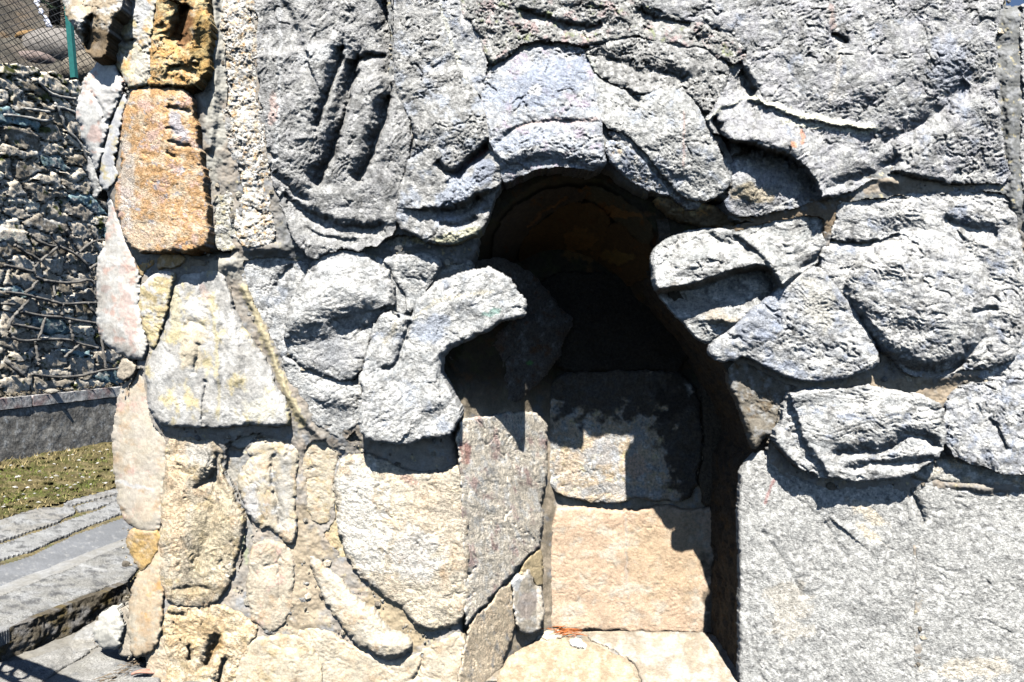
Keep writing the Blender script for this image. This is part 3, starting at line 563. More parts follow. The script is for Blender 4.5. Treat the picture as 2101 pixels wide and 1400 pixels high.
stone(gap=-6, dr=.017, pts=[(326, 1100), (331, 1150), (332, 1220), (326, 1300), (306, 1338), (274, 1346), (268, 1290), (272, 1225), (288, 1180), (304, 1160)], h=.05, r=18, c=(0.571, 0.462, 0.336), L=[((.50, .37, .25), 46, .2, .12), (OR, 50, .35, .1), ((.52, .47, .385), 36, .2, .1)], n=.002, mat=M_PALE, bulge=.02, ty=.01)
stone(gap=-6, dr=.017, pts=[(193, 1312), (202, 1275), (222, 1254), (246, 1252), (248, 1285), (242, 1312), (240, 1330), (212, 1324)], h=.06, r=22, c=(0.638, 0.622, 0.571), n=.0014, mat=M_PALE, bulge=.06, sk=.05)
stone(gap=-6, dr=.017, pts=[(248, 1256), (264, 1248), (270, 1290), (272, 1345), (252, 1344), (246, 1320), (248, 1290)], h=.03, r=10, c=(0.470, 0.420, 0.353), n=.004, mat=M_SMOOTH)
stone(gap=-6, dr=.017, pts=[(312, 1330), (332, 1300), (344, 1330), (346, 1500), (318, 1500), (308, 1400)], h=.03, r=14, c=(0.571, 0.470, 0.353), n=.005, L=[((.50, .37, .25), 46, .2, .12), ((.52, .47, .385), 24, .2, .1)], mat=M_SMOOTH)
stone(gap=-6, dr=.017, pts=[(346, 896), (372, 890), (405, 893), (440, 900), (452, 925), (446, 958), (466, 1000), (492, 1052), (490, 1110), (472, 1175), (450, 1230), (402, 1242), (352, 1236), (332, 1190), (329, 1120), (336, 1020), (343, 950)],
      h=.055, r=22, c=(0.504, 0.437, 0.336), L=[((.50, .37, .25), 46, .2, .12), ((.52, .47, .385), 30, .1, .2), ((.50, .40, .25), 30, .25, .1)], n=.007, ang=80, an=1.7, sz=20, bulge=.02,
      feats=[('a', [(448, 925), (445, 965), (425, 990), (398, 1000)], 7, 7, .03), ('a', [(446, 960), (440, 1030), (432, 1100), (400, 1160), (395, 1220)], 34, 9, .045), ('x', 430, 1110, 40, 90, 12, (.50, .42, .28), .6), ('x', 400, 935, 34, 22, 0, (.50, .49, .46), .6), ('x', 362, 1010, 20, 130, 0, (.66, .50, .33), .65), ('a', [(350, 1215), (380, 1205), (430, 1210)], 6, 5, .015), ('x', 400, 1215, 50, 14, -5, (.36, .28, .17), .6)])
stone(gap=-6, dr=.017, pts=[(452, 905), (470, 895), (500, 890), (520, 900), (508, 925), (500, 960), (492, 1000), (504, 1040), (528, 1078), (520, 1110), (505, 1140), (490, 1180), (476, 1190), (492, 1120), (496, 1050), (470, 1000), (452, 962), (458, 926)], h=-.005, r=14, c=(0.353, 0.336, 0.302), n=.006, L=[((.50, .37, .25), 46, .2, .12), ((.50, .40, .25), 30, .3, .12), (GR, 30, .1, .1)], ang=75, an=1.6, sz=18, mat=M_SMOOTH)
stone(gap=-6, dr=.017, pts=[(480, 888), (512, 884), (560, 882), (536, 896), (510, 912), (490, 916), (472, 900)], h=.02, r=9, c=(0.470, 0.462, 0.437), n=.005, mat=M_SMOOTH)
stone(gap=-6, dr=.017, pts=[(548, 922), (520, 935), (512, 918), (540, 900), (590, 896), (612, 920), (604, 960), (602, 1040), (606, 1086), (596, 1118), (580, 1100), (560, 1080), (530, 1078), (506, 1040), (493, 1000), (502, 955)], h=.045, r=16, c=(0.538, 0.479, 0.378), L=[((.50, .37, .25), 46, .2, .12), ((.52, .47, .385), 26, .1, .2), ((.50, .40, .25), 26, .3, .1), ((.52, .53, .55), 30, .25, .1)], n=.005, bulge=.02, mat=M_SMOOTH, ang=80, an=1.6,
      feats=[('a', [(560, 930), (556, 980), (566, 1040), (580, 1080)], 6, 8, .02), ('x', 585, 1010, 18, 80, 3, (.48, .46, .42), .6), ('x', 515, 1030, 18, 30, 0, (.56, .56, .57), .6)])
stone(gap=-6, dr=.017, pts=[(616, 902), (648, 896), (680, 904), (690, 925), (684, 980), (679, 1050), (664, 1078), (642, 1062), (624, 1024), (616, 960)], h=.03, r=13, c=(0.554, 0.487, 0.378), L=[((.50, .37, .25), 46, .2, .12), ((.52, .47, .385), 24, .0, .2), ((.50, .40, .25), 20, .25, .1)], n=.005, mat=M_SMOOTH, sz=18)
stone(gap=-6, dr=.017, pts=[(682, 1000), (690, 960), (694, 990), (700, 1060), (712, 1120), (722, 1150), (700, 1150), (668, 1116), (652, 1090), (672, 1078), (682, 1050)], h=.012, r=8, c=(0.554, 0.470, 0.302), L=[((.50, .37, .25), 46, .2, .12), ((.50, .40, .25), 20, .1, .12), ((.52, .47, .385), 20, .3, .1)], n=.005, mat=M_SMOOTH)
stone(gap=-6, dr=.017, pts=[(692, 970), (705, 942), (740, 936), (772, 940), (800, 958), (850, 975), (900, 975), (944, 960), (950, 1000), (953, 1100), (955, 1200), (952, 1258), (930, 1280), (890, 1292), (862, 1282), (832, 1246), (800, 1226), (760, 1196), (722, 1156), (702, 1100), (694, 1040)],
      h=.06, r=22, c=(0.462, 0.420, 0.353), L=[((.50, .37, .25), 46, .2, .12), ((.52, .47, .385), 44, .05, .2), (CR, 30, .2, .12), ((.56, .46, .36), 30, .3, .1)], n=.0058, ang=20, an=1.2, sz=22, bulge=.03, sk=.3,
      feats=[('x', 740, 1060, 46, 110, -8, (.70, .67, .60), .75), ('x', 890, 1060, 60, 70, 0, (.60, .50, .38), .5), ('x', 850, 1140, 50, 50, 0, (.66, .65, .62), .5), ('x', 840, 1230, 50, 30, 30, CR, .6), ('x', 838, 982, 16, 6, 30, RED, .3)], label='big rounded white and tan boulder beside the niche foot')
stone(gap=-6, dr=.017, pts=[(637, 1146), (650, 1152), (684, 1182), (712, 1212), (748, 1244), (770, 1256), (786, 1290), (828, 1310), (842, 1318), (836, 1334), (800, 1346), (770, 1340), (730, 1312), (694, 1266), (664, 1212)], h=.05, r=18, c=(0.588, 0.546, 0.470), L=[((.50, .37, .25), 46, .2, .12), ((.52, .47, .385), 40, .0, .2), (CR, 26, .3, .1)], n=.0045, bulge=.02, mat=M_SMOOTH, feats=[('b', 800, 1330, 40, 20, 20, .03)], ty=.01, label='white crescent shaped stone low in the wall')
stone(gap=-6, dr=.017, pts=[(516, 1130), (540, 1112), (576, 1118), (600, 1142), (600, 1200), (596, 1245), (574, 1288), (545, 1292), (516, 1262), (510, 1190)], h=.035, r=14, c=(0.521, 0.454, 0.361), L=[((.50, .37, .25), 46, .2, .12), ((.52, .47, .385), 24, .05, .2), (PK, 24, .35, .1)], n=.006, ang=85, an=2.2, sz=16, mat=M_SMOOTH, bulge=.01, feats=[('g', [(572, 1160), (574, 1230)], 4, .007)])
stone(gap=-6, dr=.017, pts=[(338, 1246), (402, 1250), (450, 1244), (496, 1262), (528, 1296), (508, 1330), (478, 1390), (470, 1500), (350, 1500), (348, 1400), (340, 1320)], h=.04, r=16, c=(0.571, 0.437, 0.286), L=[((.50, .37, .25), 46, .2, .12), ((.50, .40, .25), 30, .15, .15), (CR, 24, .05, .2)], n=.009, ang=60, an=1.5, sz=20,
      feats=[('a', [(446, 1302), (440, 1335), (420, 1368)], 12, 5, .07), ('x', 438, 1330, 9, 26, 30, (.42, .26, .10), .7), ('a', [(386, 1322), (390, 1355)], 4, 4, .04), ('b', 450, 1370, 14, 30, 25, .03), ('a', [(460, 1350), (456, 1380), (445, 1400)], 5, 5, .05), ('a', [(345, 1262), (380, 1262)], 5, 5, .02), ('x', 400, 1290, 70, 30, 0, (.60, .42, .22), .55)])
stone(gap=-6, dr=.017, pts=[(500, 1340), (520, 1312), (560, 1308), (600, 1306), (640, 1326), (660, 1380), (655, 1500), (476, 1500), (484, 1390)], h=.045, r=18, c=(0.638, 0.554, 0.420), L=[((.50, .37, .25), 46, .2, .12), ((.52, .47, .385), 50, .1, .2), ((.50, .40, .25), 44, .3, .1)], n=.0035, mat=M_SMOOTH)
stone(gap=-6, dr=.017, pts=[(606, 1302), (640, 1290), (680, 1300), (715, 1322), (760, 1352), (800, 1362), (852, 1346), (900, 1322), (948, 1300), (952, 1370), (950, 1500), (662, 1500), (664, 1380), (645, 1325)], h=.03, r=16, c=(0.622, 0.538, 0.420), L=[((.50, .37, .25), 46, .2, .12), ((.52, .47, .385), 50, .05, .2), (CR, 30, .2, .1), (SAND, 40, .3, .1)], n=.0045, mat=M_SMOOTH, feats=[('a', [(866, 1338), (868, 1362), (845, 1400)], 3, 3, .02)])

# ---- mortar bedding, everywhere a stone does not cover
def mortar_mesh():
    us = np.arange(GU0, 2422, STEP); vs = np.arange(GV0, 1502, STEP)
    u, v = np.meshgrid(us, vs)
    sil = np.array([(262, -90), (256, 20), (244, 60), (250, 130), (262, 180), (244, 240), (232, 330), (214, 370), (226, 420), (246, 480), (236, 560), (230, 660), (282, 738), (262, 770), (252, 900), (252, 1040), (285, 1090), (300, 1200), (262, 1270), (262, 1335), (300, 1350), (310, 1500), (2422, 1500), (2422, 14), (2064, 12), (2062, -90)], float)
    uw = u + 3 * fbm(u / 30, v / 30, 3, 70); vw = v + 3 * fbm(u / 30, v / 30, 3, 71)
    sd = np.minimum(polysd(uw, vw, sil), -polysd(uw, vw, chaikin(OPEN, True, 1)) - np.where(u > 1330, 24, 1))
    h = .018 + .012 * fbm(u / 60, v / 60, 3, 72) + .0045 * fbm(u / 14, v / 14, 3, 73, .6) + .004 * facets(u / 30, v / 38, 77) + .002 * fbm(u / 5, v / 5, 2, 74)
    h = h - .05 * np.exp(-np.clip(sd, 0, None) / 6)
    col = colour(u, v, MO, [(MOT, 46, .12, .15), (GR, 40, .25, .1), (YE, 26, .5, .05)], 75, vary=.12)
    gm = (sstep(v, 580, 540) * sstep(u, 540, 600) * np.maximum(sstep(v, 500, 440), sstep(u, 1100, 1000)))[..., None]; col = col * (1 - gm) + colour(u, v, (.20, .20, .19), [(GR, 20, .1, .1), (YE, 18, .4, .06)], 76) * gm  # grey mortar, darkened between the courses to stand for shadow
    lm = (sstep(v, 880, 930) * sstep(u, 960, 900))[..., None]; col = col * (1 + .15 * lm)
    F_ = [('g', [(410, 120), (400, 170), (395, 182)], 12, .05), ('a', [(390, 514), (430, 522), (474, 515)], 12, 4, .06), ('g', [(520, 900), (540, 905)], 8, .04), ('r', [(440, -20), (440, 200), (430, 300)], 11, .03), ('r', [(410, 200), (418, 260)], 9, .02),
          ('b', 470, 540, 30, 20, 0, .04), ('b', 545, 510, 50, 12, 0, .03), ('b', 1830, 372, 34, 14, 10, .035), ('r', [(2070, 40), (2072, 200), (2084, 420)], 14, .02), ('b', 1700, 800, 90, 10, 2, .02), ('b', 1950, 770, 60, 14, -8, .03), ('b', 2010, 1000, 70, 10, 4, .03),
          ('r', [(500, 590), (545, 690), (570, 760), (590, 810), (630, 870), (660, 900)], 8, .022), ('c', [(500, 590), (545, 690), (570, 760), (590, 810), (620, 870)], 8, (.54, .46, .28), .8), ('b', 620, 1000, 14, 110, 0, .02), ('c', [(500, 1100), (505, 1150)], 6, (.40, .44, .26), .6),
          ('x', 440, 120, 20, 220, 0, (.46, .44, .38), .8), ('x', 620, 1200, 50, 160, 0, (.48, .38, .25), .7), ('x', 820, 1260, 90, 40, 45, (.46, .36, .22), .8), ('x', 1860, 380, 120, 16, 0, (.44, .36, .27), .8), ('x', 1840, 810, 160, 34, 0, (.40, .31, .21), .8), ('x', 480, 950, 26, 70, 0, (.38, .37, .34), .7),
          ('x', 470, 545, 40, 26, 0, (.50, .47, .40), .8), ('x', 1600, 470, 160, 40, -12, (.22, .16, .10), .9), ('x', 400, 1290, 90, 30, 0, (.54, .42, .24), .7)]  # wide dark patch below the upper right block paints its shade
    feat_apply(h, col, uw, vw, F_)
    m = (sd[:-1, :-1] + sd[1:, 1:]) > 0
    cv = cover[:m.shape[0], :m.shape[1]]
    P = ray(u, v, baseY(u, v) - h)
    grid_mesh('mortar', P, m & ~cv, col, M_MORTAR, wall, (0, 1, 0), .3)
mortar_mesh()

# grit and small packing chips caught in the joints
def grit():
    import bmesh
    bm = bmesh.new(); bmesh.ops.create_icosphere(bm, subdivisions=1, radius=1)
    V0 = np.array([x.co[:] for x in bm.verts]); T0_ = np.array([[x.index for x in f.verts] for f in bm.faces]); bm.free()
    r = np.random.RandomState(77); Vs, Ts, Cs = [], [], []; n = 0
    su = r.uniform(250, 2100, 26000); sv = r.uniform(0, 1440, 26000)
    so2 = -polysd(su, sv, chaikin(OPEN, True, 1))
    clus = fbm(su / 40, sv / 40, 3, 190)
    for a, b, o2, cl in zip(su, sv, so2, clus):
        if o2 < 26 or cl < .02 or n >= 2400: continue
        if cover[int((b - GV0) / 2), int((a - GU0) / 2)]: continue
        s = r.uniform(.0025, .008) * (1 + 1.6 * (r.rand() < .08)); A = np.array([a]); B = np.array([b])
        p = ray(A, B, baseY(A, B) - .016)[0]
        Vs.append(V0 * s * r.uniform(.6, 1.3, 3) * (1 + .25 * r.uniform(-1, 1, (len(V0), 1))) + p)
        Ts.append(T0_ + n * len(V0)); n += 1
        Cs.append(np.tile(np.array([(.42, .38, .31), (.30, .29, .27), (.52, .45, .34), (.22, .19, .15)][r.randint(4)]) * r.uniform(.7, 1.2), (len(V0), 1)))
    o = mesh_np('joint_grit', np.concatenate(Vs), None, M_ROCK, wall, np.concatenate(Cs), False, np.concatenate(Ts)); o['kind'] = 'stuff'
grit()

# ---- inside the niche
def nstone(pts, Yf, **k): return stone(pts, Yf=Yf, **k)
us = np.arange(840, 1700, 3.); vs = np.arange(300, 1500, 3.)
u, v = np.meshgrid(us, vs)
h = -.02 + .012 * fbm(u / 40, v / 40, 4, 80) + .005 * fbm(u / 10, v / 10, 3, 81)
col = colour(u, v, (.36, .30, .22), [(SAND, 50, .1, .2), (GR, 40, .25, .1)], 82)
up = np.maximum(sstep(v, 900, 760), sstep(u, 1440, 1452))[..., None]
col = col * (1 - up) + colour(u, v, (.04, .035, .025), [((.08, .045, .02), 40, .35, .12), ((.05, .05, .025), 30, .2, .1)], 83) * up   # near-black above and at right paints in the niche's shadow
feat_apply(h, col, u, v, [('x', 1200, 500, 40, 40, 0, (.20, .11, .04), .7), ('x', 1280, 440, 44, 8, 0, (.20, .10, .04), .6), ('c', [(1075, 470), (1120, 425), (1160, 405)], 3, (.25, .13, .05), .6), ('a', [(1010, 520), (1060, 450), (1140, 400), (1240, 400), (1320, 450)], 14, 10, .03), ('a', [(1060, 540), (1120, 480), (1200, 450), (1290, 470)], 12, 10, .03)])  # ochre patches and streak painted as glints on the vault
so_ = polysd(u, v, chaikin(OPEN, True, 1))
P = ray(u, v, np.maximum(nicheY(u, v), baseY(u, v) + .06) - h)
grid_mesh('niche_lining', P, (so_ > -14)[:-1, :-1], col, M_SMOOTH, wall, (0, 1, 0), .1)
# right jamb: the cut side of the opening, running straight back to the rear wall
def right_jamb():
    pl = chaikin([(1300, 405), (1340, 430), (1352, 480), (1349, 530), (1356, 585), (1406, 650), (1460, 708), (1500, 778), (1526, 828), (1552, 880), (1556, 925), (1536, 955), (1528, 1000), (1526, 1200), (1526, 1400), (1528, 1500)], False, 3)
    L_ = np.concatenate([[0], np.cumsum(np.hypot(*np.diff(pl, axis=0).T))]); s_ = np.arange(0, L_[-1], 3.)
    uu = np.interp(s_, L_, pl[:, 0]); vv = np.interp(s_, L_, pl[:, 1])
    Yd = np.linspace(0, 1, 60)
    A, B = np.meshgrid(s_, Yd, indexing='ij'); U = uu[:, None] + 0 * B; Vv = vv[:, None] + 0 * B
    y0 = baseY(U, np.clip(Vv, 560, 1600)) + np.where(Vv > 935, .0, -.03); X0 = (U - CX) / F * y0; Z0 = EYE - (Vv - HY) / F * y0
    nz = .03 * fbm(A / 60, B * 5, 3, 180) + .02 * facets(A / 34, B * 8, 181) + .008 * fbm(A / 9, B * 24, 3, 182)
    P = np.stack([X0 + .01 + np.abs(nz) * .9 * np.clip(B * 4, 0, 1), y0 + .035 + B * (4.06 - y0), Z0 + .3 * nz * np.clip(B * 4, 0, 1)], -1)
    c = colour(A, B * 300, (.07, .062, .05), [((.04, .035, .03), 40, .1, .2), ((.10, .07, .04), 30, .3, .12)], 183)  # near-black base puts the jamb's shade into its colour
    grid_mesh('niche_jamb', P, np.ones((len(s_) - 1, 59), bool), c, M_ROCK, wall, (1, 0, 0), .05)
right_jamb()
# reveal stones (left jamb)
nstone([(938, 868), (975, 860), (1040, 850), (1118, 850), (1122, 960), (1114, 1000), (1110, 1060), (1108, 1118), (1082, 1140), (1050, 1176), (1010, 1220), (968, 1262), (956, 1290), (954, 1200), (952, 1100), (944, 960)], revealY, h=.05, r=8, c=(.66,.60,.51), L=[(WH, 14, .2, .12), (GR, 18, .35, .12), ((.46, .34, .32), 26, .3, .1)], n=.0088, ang=76, an=2.8, sz=15, sk=.12, feats=[('x', 955, 925, 12, 22, 0, RED, .6), ('c', [(950, 890), (952, 960)], 3, (.60, .50, .4), .6)], label='tall rough hewn jamb stone lining the niche')
nstone([(958, 1300), (972, 1270), (1012, 1230), (1052, 1186), (1054, 1230), (1058, 1280), (1050, 1300), (1030, 1360), (1005, 1420), (985, 1500), (940, 1500), (942, 1400), (952, 1340)], revealY, h=.04, r=9, c=(.58,.49,.37), L=[(SAND, 20, .05, .15), (GR, 18, .3, .12)], n=.006, ang=76, an=2.8, sz=15, sk=.12)
nstone([(1052, 1196), (1060, 1180), (1072, 1190), (1080, 1168), (1092, 1196), (1110, 1220), (1116, 1250), (1112, 1275), (1100, 1296), (1078, 1304), (1062, 1290), (1056, 1250)], lambda a, b: np.minimum(revealY(a, b), 3.9) - .03, h=.05, r=12, c=(.50, .45, .38), L=[(WH, 16, .2, .12)], n=.006, ang=70, an=1.6, sz=14, sk=.2, mat=M_SMOOTH, feats=[('x', 1062, 1195, 11, 17, -10, WH, .9), ('x', 1085, 1240, 16, 22, 0, (.40, .33, .30), .6)], label='small wedge stone set against the jamb foot')
nstone([(1082, 1146), (1112, 1124), (1112, 1170), (1108, 1212), (1092, 1180), (1072, 1182), (1066, 1176)], lambda a, b: np.minimum(revealY(a, b), 3.95) - .01, h=.02, r=8, c=(.54, .44, .28), n=.005, sk=.1, mat=M_SMOOTH)
# back wall stones; the upper and far right ones coloured near-black for shade
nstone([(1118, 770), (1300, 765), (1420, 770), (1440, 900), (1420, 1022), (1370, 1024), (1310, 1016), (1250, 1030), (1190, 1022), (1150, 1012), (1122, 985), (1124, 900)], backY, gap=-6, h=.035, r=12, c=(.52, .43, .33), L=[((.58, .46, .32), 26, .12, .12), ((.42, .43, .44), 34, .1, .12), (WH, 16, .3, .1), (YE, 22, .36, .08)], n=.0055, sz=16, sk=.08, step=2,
       feats=[('x', 1425, 930, 62, 160, -12, (.05, .045, .038), .9), ('x', 1270, 790, 220, 62, 0, (.05, .045, .038), .9), ('x', 1235, 930, 30, 30, 0, (.40, .41, .43), .6), ('x', 1165, 960, 30, 34, 0, (.58, .46, .34), .6), ('x', 1305, 958, 22, 20, 0, (.66, .46, .32), .7), ('x', 1260, 1005, 90, 12, 3, (.42, .42, .42), .6)])  # dark patches at top and right paint the niche's shadow on the stone
nstone([(1142, 1052), (1150, 1042), (1200, 1040), (1248, 1052), (1290, 1048), (1340, 1042), (1400, 1044), (1500, 1050), (1560, 1060), (1560, 1300), (1420, 1300), (1288, 1294), (1210, 1292), (1130, 1290), (1112, 1280), (1116, 1200), (1128, 1120)], backY, h=.024, r=14, c=(.58, .43, .315),
       L=[((.55, .43, .32), 40, .1, .15), ((.56, .50, .42), 44, .2, .12)], n=.0038, sk=.08, mat=M_SMOOTH, sz=24, feats=[('x', 1370, 1130, 74, 90, 0, (.52, .38, .24), .6), ('c', [(1286, 1060), (1282, 1140), (1290, 1230)], 2.5, (.50, .46, .40), .5), ('g', [(1284, 1056), (1280, 1130), (1290, 1200)], 3, .006), ('x', 1480, 1250, 34, 120, 0, (.10, .085, .065), .85)], label='smooth peach coloured slab forming the lower back of the niche')  # dark patch at the right end paints the shadow beside the jamb
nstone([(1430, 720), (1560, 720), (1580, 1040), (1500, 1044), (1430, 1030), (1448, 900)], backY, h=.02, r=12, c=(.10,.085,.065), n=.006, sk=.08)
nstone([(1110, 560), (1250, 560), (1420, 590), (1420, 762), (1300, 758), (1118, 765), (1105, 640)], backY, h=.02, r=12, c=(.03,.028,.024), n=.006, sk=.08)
# stone hanging inside on the left, its colour darkened to deepen its shade
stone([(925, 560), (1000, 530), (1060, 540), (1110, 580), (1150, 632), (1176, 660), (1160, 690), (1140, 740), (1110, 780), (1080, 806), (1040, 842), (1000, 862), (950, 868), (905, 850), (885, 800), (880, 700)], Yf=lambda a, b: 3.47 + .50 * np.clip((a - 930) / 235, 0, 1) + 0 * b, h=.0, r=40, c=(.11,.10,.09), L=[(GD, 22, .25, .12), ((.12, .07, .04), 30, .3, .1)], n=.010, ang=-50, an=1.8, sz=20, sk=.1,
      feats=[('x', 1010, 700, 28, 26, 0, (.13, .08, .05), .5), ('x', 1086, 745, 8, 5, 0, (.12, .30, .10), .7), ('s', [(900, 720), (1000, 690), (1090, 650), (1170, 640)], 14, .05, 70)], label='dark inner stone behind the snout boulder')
nstone([(902, 770), (925, 740), (948, 800), (962, 850), (958, 900), (948, 930), (925, 905), (908, 880)], Yf=lambda a, b: 3.46 + 0 * a, h=.0, r=14, c=(.14, .125, .11), L=[(WH, 14, .3, .1)], n=.008, sk=.1, label='small added stone coloured dark as shade between the snout boulder and the jamb')  # added stone, its dark base fills in the boulder's shadow
# vault rings: base darkened for shade, ochre spots painted as glints
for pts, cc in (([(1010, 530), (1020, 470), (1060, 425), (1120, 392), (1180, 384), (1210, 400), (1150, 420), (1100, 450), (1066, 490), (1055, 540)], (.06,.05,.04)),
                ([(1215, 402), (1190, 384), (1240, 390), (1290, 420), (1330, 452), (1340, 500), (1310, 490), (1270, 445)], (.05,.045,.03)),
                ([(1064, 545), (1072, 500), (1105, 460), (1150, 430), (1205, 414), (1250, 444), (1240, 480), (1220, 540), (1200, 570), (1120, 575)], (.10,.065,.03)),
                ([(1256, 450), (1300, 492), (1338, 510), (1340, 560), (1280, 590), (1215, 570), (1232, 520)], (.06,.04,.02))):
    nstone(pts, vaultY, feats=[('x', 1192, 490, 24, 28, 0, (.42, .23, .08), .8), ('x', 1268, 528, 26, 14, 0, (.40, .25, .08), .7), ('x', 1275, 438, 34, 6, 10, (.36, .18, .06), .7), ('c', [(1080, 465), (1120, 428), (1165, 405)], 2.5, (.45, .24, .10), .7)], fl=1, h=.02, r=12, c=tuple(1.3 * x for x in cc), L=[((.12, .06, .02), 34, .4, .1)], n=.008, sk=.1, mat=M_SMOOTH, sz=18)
# niche floor
nstone([(1060, 1300), (1110, 1294), (1180, 1306), (1240, 1330), (1300, 1360), (1340, 1500), (990, 1500), (1010, 1420), (1040, 1350)], floorY, h=.02, r=14, c=(.46, .365, .26), L=[(SAND, 22, .05, .15), (CR, 22, .25, .1)], n=.006, sk=.05, mat=M_SMOOTH, sz=16, back=(0, 0, -1), gap=0)
nstone([(1190, 1300), (1300, 1296), (1420, 1298), (1580, 1300), (1600, 1500), (1344, 1500), (1306, 1356), (1240, 1326)], floorY, h=.012, r=14, c=(.44, .375, .30), L=[((.60, .57, .52), 40, .05, .15), (CR, 30, .25, .1)], n=.004, sk=.05, mat=M_SMOOTH, sz=20, back=(0, 0, -1), gap=0)
nstone([(1094, 1298), (1120, 1290), (1150, 1294), (1156, 1304), (1120, 1310), (1098, 1308)], lambda a, b: floorY(a, b) - .03, h=.02, r=8, c=(.70, .62, .50), n=.004, sk=.04, mat=M_SMOOTH, back=(0, 0, -1))
nstone([(1165, 1316), (1182, 1306), (1200, 1318), (1196, 1330), (1172, 1328)], lambda a, b: floorY(a, b) - .03, h=.02, r=6, c=(.72, .70, .64), n=.003, sk=.04, mat=M_SMOOTH, back=(0, 0, -1))

# rubble core: closes the wall behind the facing so no light comes through from the sides, top or back
def prism(name, poly, z0, z1, mat, parent, c):
    n = len(poly); V = [(x, y, z0) for x, y in poly] + [(x, y, z1) for x, y in poly]
    bm = MB(); bm.add(V, [(i, (i + 1) % n, n + (i + 1) % n, n + i) for i in range(n)])
    mid = (sum(p[0] for p in poly) / n, sum(p[1] for p in poly) / n)
    o = len(bm.V); bm.V += [(mid[0], mid[1], z0), (mid[0], mid[1], z1)]
    bm.T += [(o, (i + 1) % n, i) for i in range(n)] + [(o + 1, n + i, n + (i + 1) % n) for i in range(n)]
    return bm.build(name, mat, parent, False, c)
prism('rubble_core', [(-1.42, 3.72), (-.30, 3.62), (.0, 4.2), (.0, 5.3), (-1.25, 5.3)], -.2, 2.78, M_MORTAR, wall, MO)
prism('rubble_core', [(1.14, 3.58), (2.0, 3.55), (2.75, 3.6), (2.75, 5.3), (1.2, 5.3), (1.2, 4.2)], -.2, 2.78, M_MORTAR, wall, MO)
prism('rubble_core', [(-.02, 4.25), (1.22, 4.25), (1.22, 5.3), (-.02, 5.3)], -.2, 2.78, M_MORTAR, wall, MO)
prism('rubble_core', [(-1.42, 3.66), (2.0, 3.56), (2.0, 5.3), (-1.25, 5.3)], 2.79, 3.0, M_MORTAR, wall, MO)
# ================================================================ ground
GD_ = np.array((.2656, .9641))                           # direction of the paving and of the bank wall
def gp(u, v, z):
    Y = (EYE - z) * F / (v - HY)
    return ((u - CX) / F * Y, Y, z)
def plane_patch(name, pts, z, kind_parent, c, L=(), n=.004, h=0., r=6, ang=-22, an=1.4, sz=20, mat=None, sk=.12, gap=.2, rag=.6, feats=(), vary=.12, step=2.5, kind=None, lip=.009):
    """a flat piece lying at height z, its outline given where it is seen, built in ground coordinates"""
    SEED[0] += 1; s = SEED[0]
    W = np.array([gp(a, b, z)[:2] for a, b in pts])
    p = np.asarray(pts, float)
    u0, v0 = p.min(0) - 6; u1, v1 = p.max(0) + 6
    u, v = np.meshgrid(np.arange(u0, u1 + step, step), np.arange(max(v0, HY + 120), v1 + step, step))
    Y = (EYE - z) * F / (v - HY); X = (u - CX) / F * Y
    uw = u + rag * 2 * fbm(X * 9, Y * 9, 3, s + 50); vw = v + rag * 1.4 * fbm(X * 9, Y * 9, 3, s + 51)
    sd = polysd(uw, vw, p) - gap
    e = np.clip(sd / r, 0, 1)
    hh = h - lip * (1 - np.sqrt(np.clip(1 - (1 - e) ** 2, 0, 1))) + n * (fbm(X * 7, Y * 7, 4, s) * 1.6 + .8 * fbm(X * 40, Y * 40, 4, s + 3, .65)) * e
    col = colour(X * 180, Y * 180, c, L, s, ang, an, vary)
    feat_apply(hh, col, uw, vw, feats)
    k = 1 - hh / (EYE - z)                               # lift along the line of sight keeps the outline in place
    P = np.stack([X * k, Y * k, z + hh], -1)
    cm = (sd[:-1, :-1] + sd[1:, 1:] + sd[:-1, 1:] + sd[1:, :-1]) > 0
    o = grid_mesh(name, P, cm, col, mat or M_SLAB, kind_parent, (0, 0, -1), sk)
    if kind and o: o['kind'] = kind
    return o

# terrain sheet reaching the horizon and the lower paving bed
def big_ground():
    xs = np.concatenate([np.linspace(-400, -8, 24), np.linspace(-7, 7, 110), np.linspace(8, 400, 24)])
    ys = np.concatenate([np.linspace(-200, -3, 16), np.linspace(-2.5, 12, 110), np.linspace(13, 600, 30)])
    x, y = np.meshgrid(xs, ys)
    z = -.06 + .01 * fbm(x * 1.5, y * 1.5, 3, 90)
    P = np.stack([x, y, z], -1)
    c = colour(x * 60, y * 60, (.13, .125, .11), [((.16, .15, .13), 50, .1, .2)], 91)
    o = grid_mesh('ground', P, np.ones((len(ys) - 1, len(xs) - 1), bool), c, M_SOIL, None, (0, 0, -1), 0)
    o['kind'] = 'structure'
big_ground()

lower = tag(empty('lower_pavement', (-1.9, 3.4, 0)), kind='structure')
LOWC = (.52, .50, .46)
_pp = plane_patch
def plane_patch(name, pts, z, par, c, L=(), **k):
    d = .58 if z < 1 else 1
    return _pp(name, pts, z, par, tuple(x * d * k_ for x, k_ in zip(c, (1.03, 1, .94))), [(tuple(x * d for x in l[0]),) + tuple(l[1:]) for l in L], **k)
plane_patch('mortar_bed', [(-900, 1290), (-200, 1290), (214, 1190), (330, 1180), (420, 1300), (420, 1560), (-900, 1560)], -.012, lower, (.44, .42, .38), [((.55, .53, .49), 60, .1, .2)], n=.006, mat=M_MORTAR, step=5)
plane_patch('paving_slab', [(140, 1320), (190, 1262), (262, 1215), (300, 1225), (276, 1290), (196, 1330), (150, 1345)], 0, lower, (.56, .54, .50), [(WH, 40, .1, .2), (GR, 30, .3, .1)], n=.007, mat=M_SMOOTH)
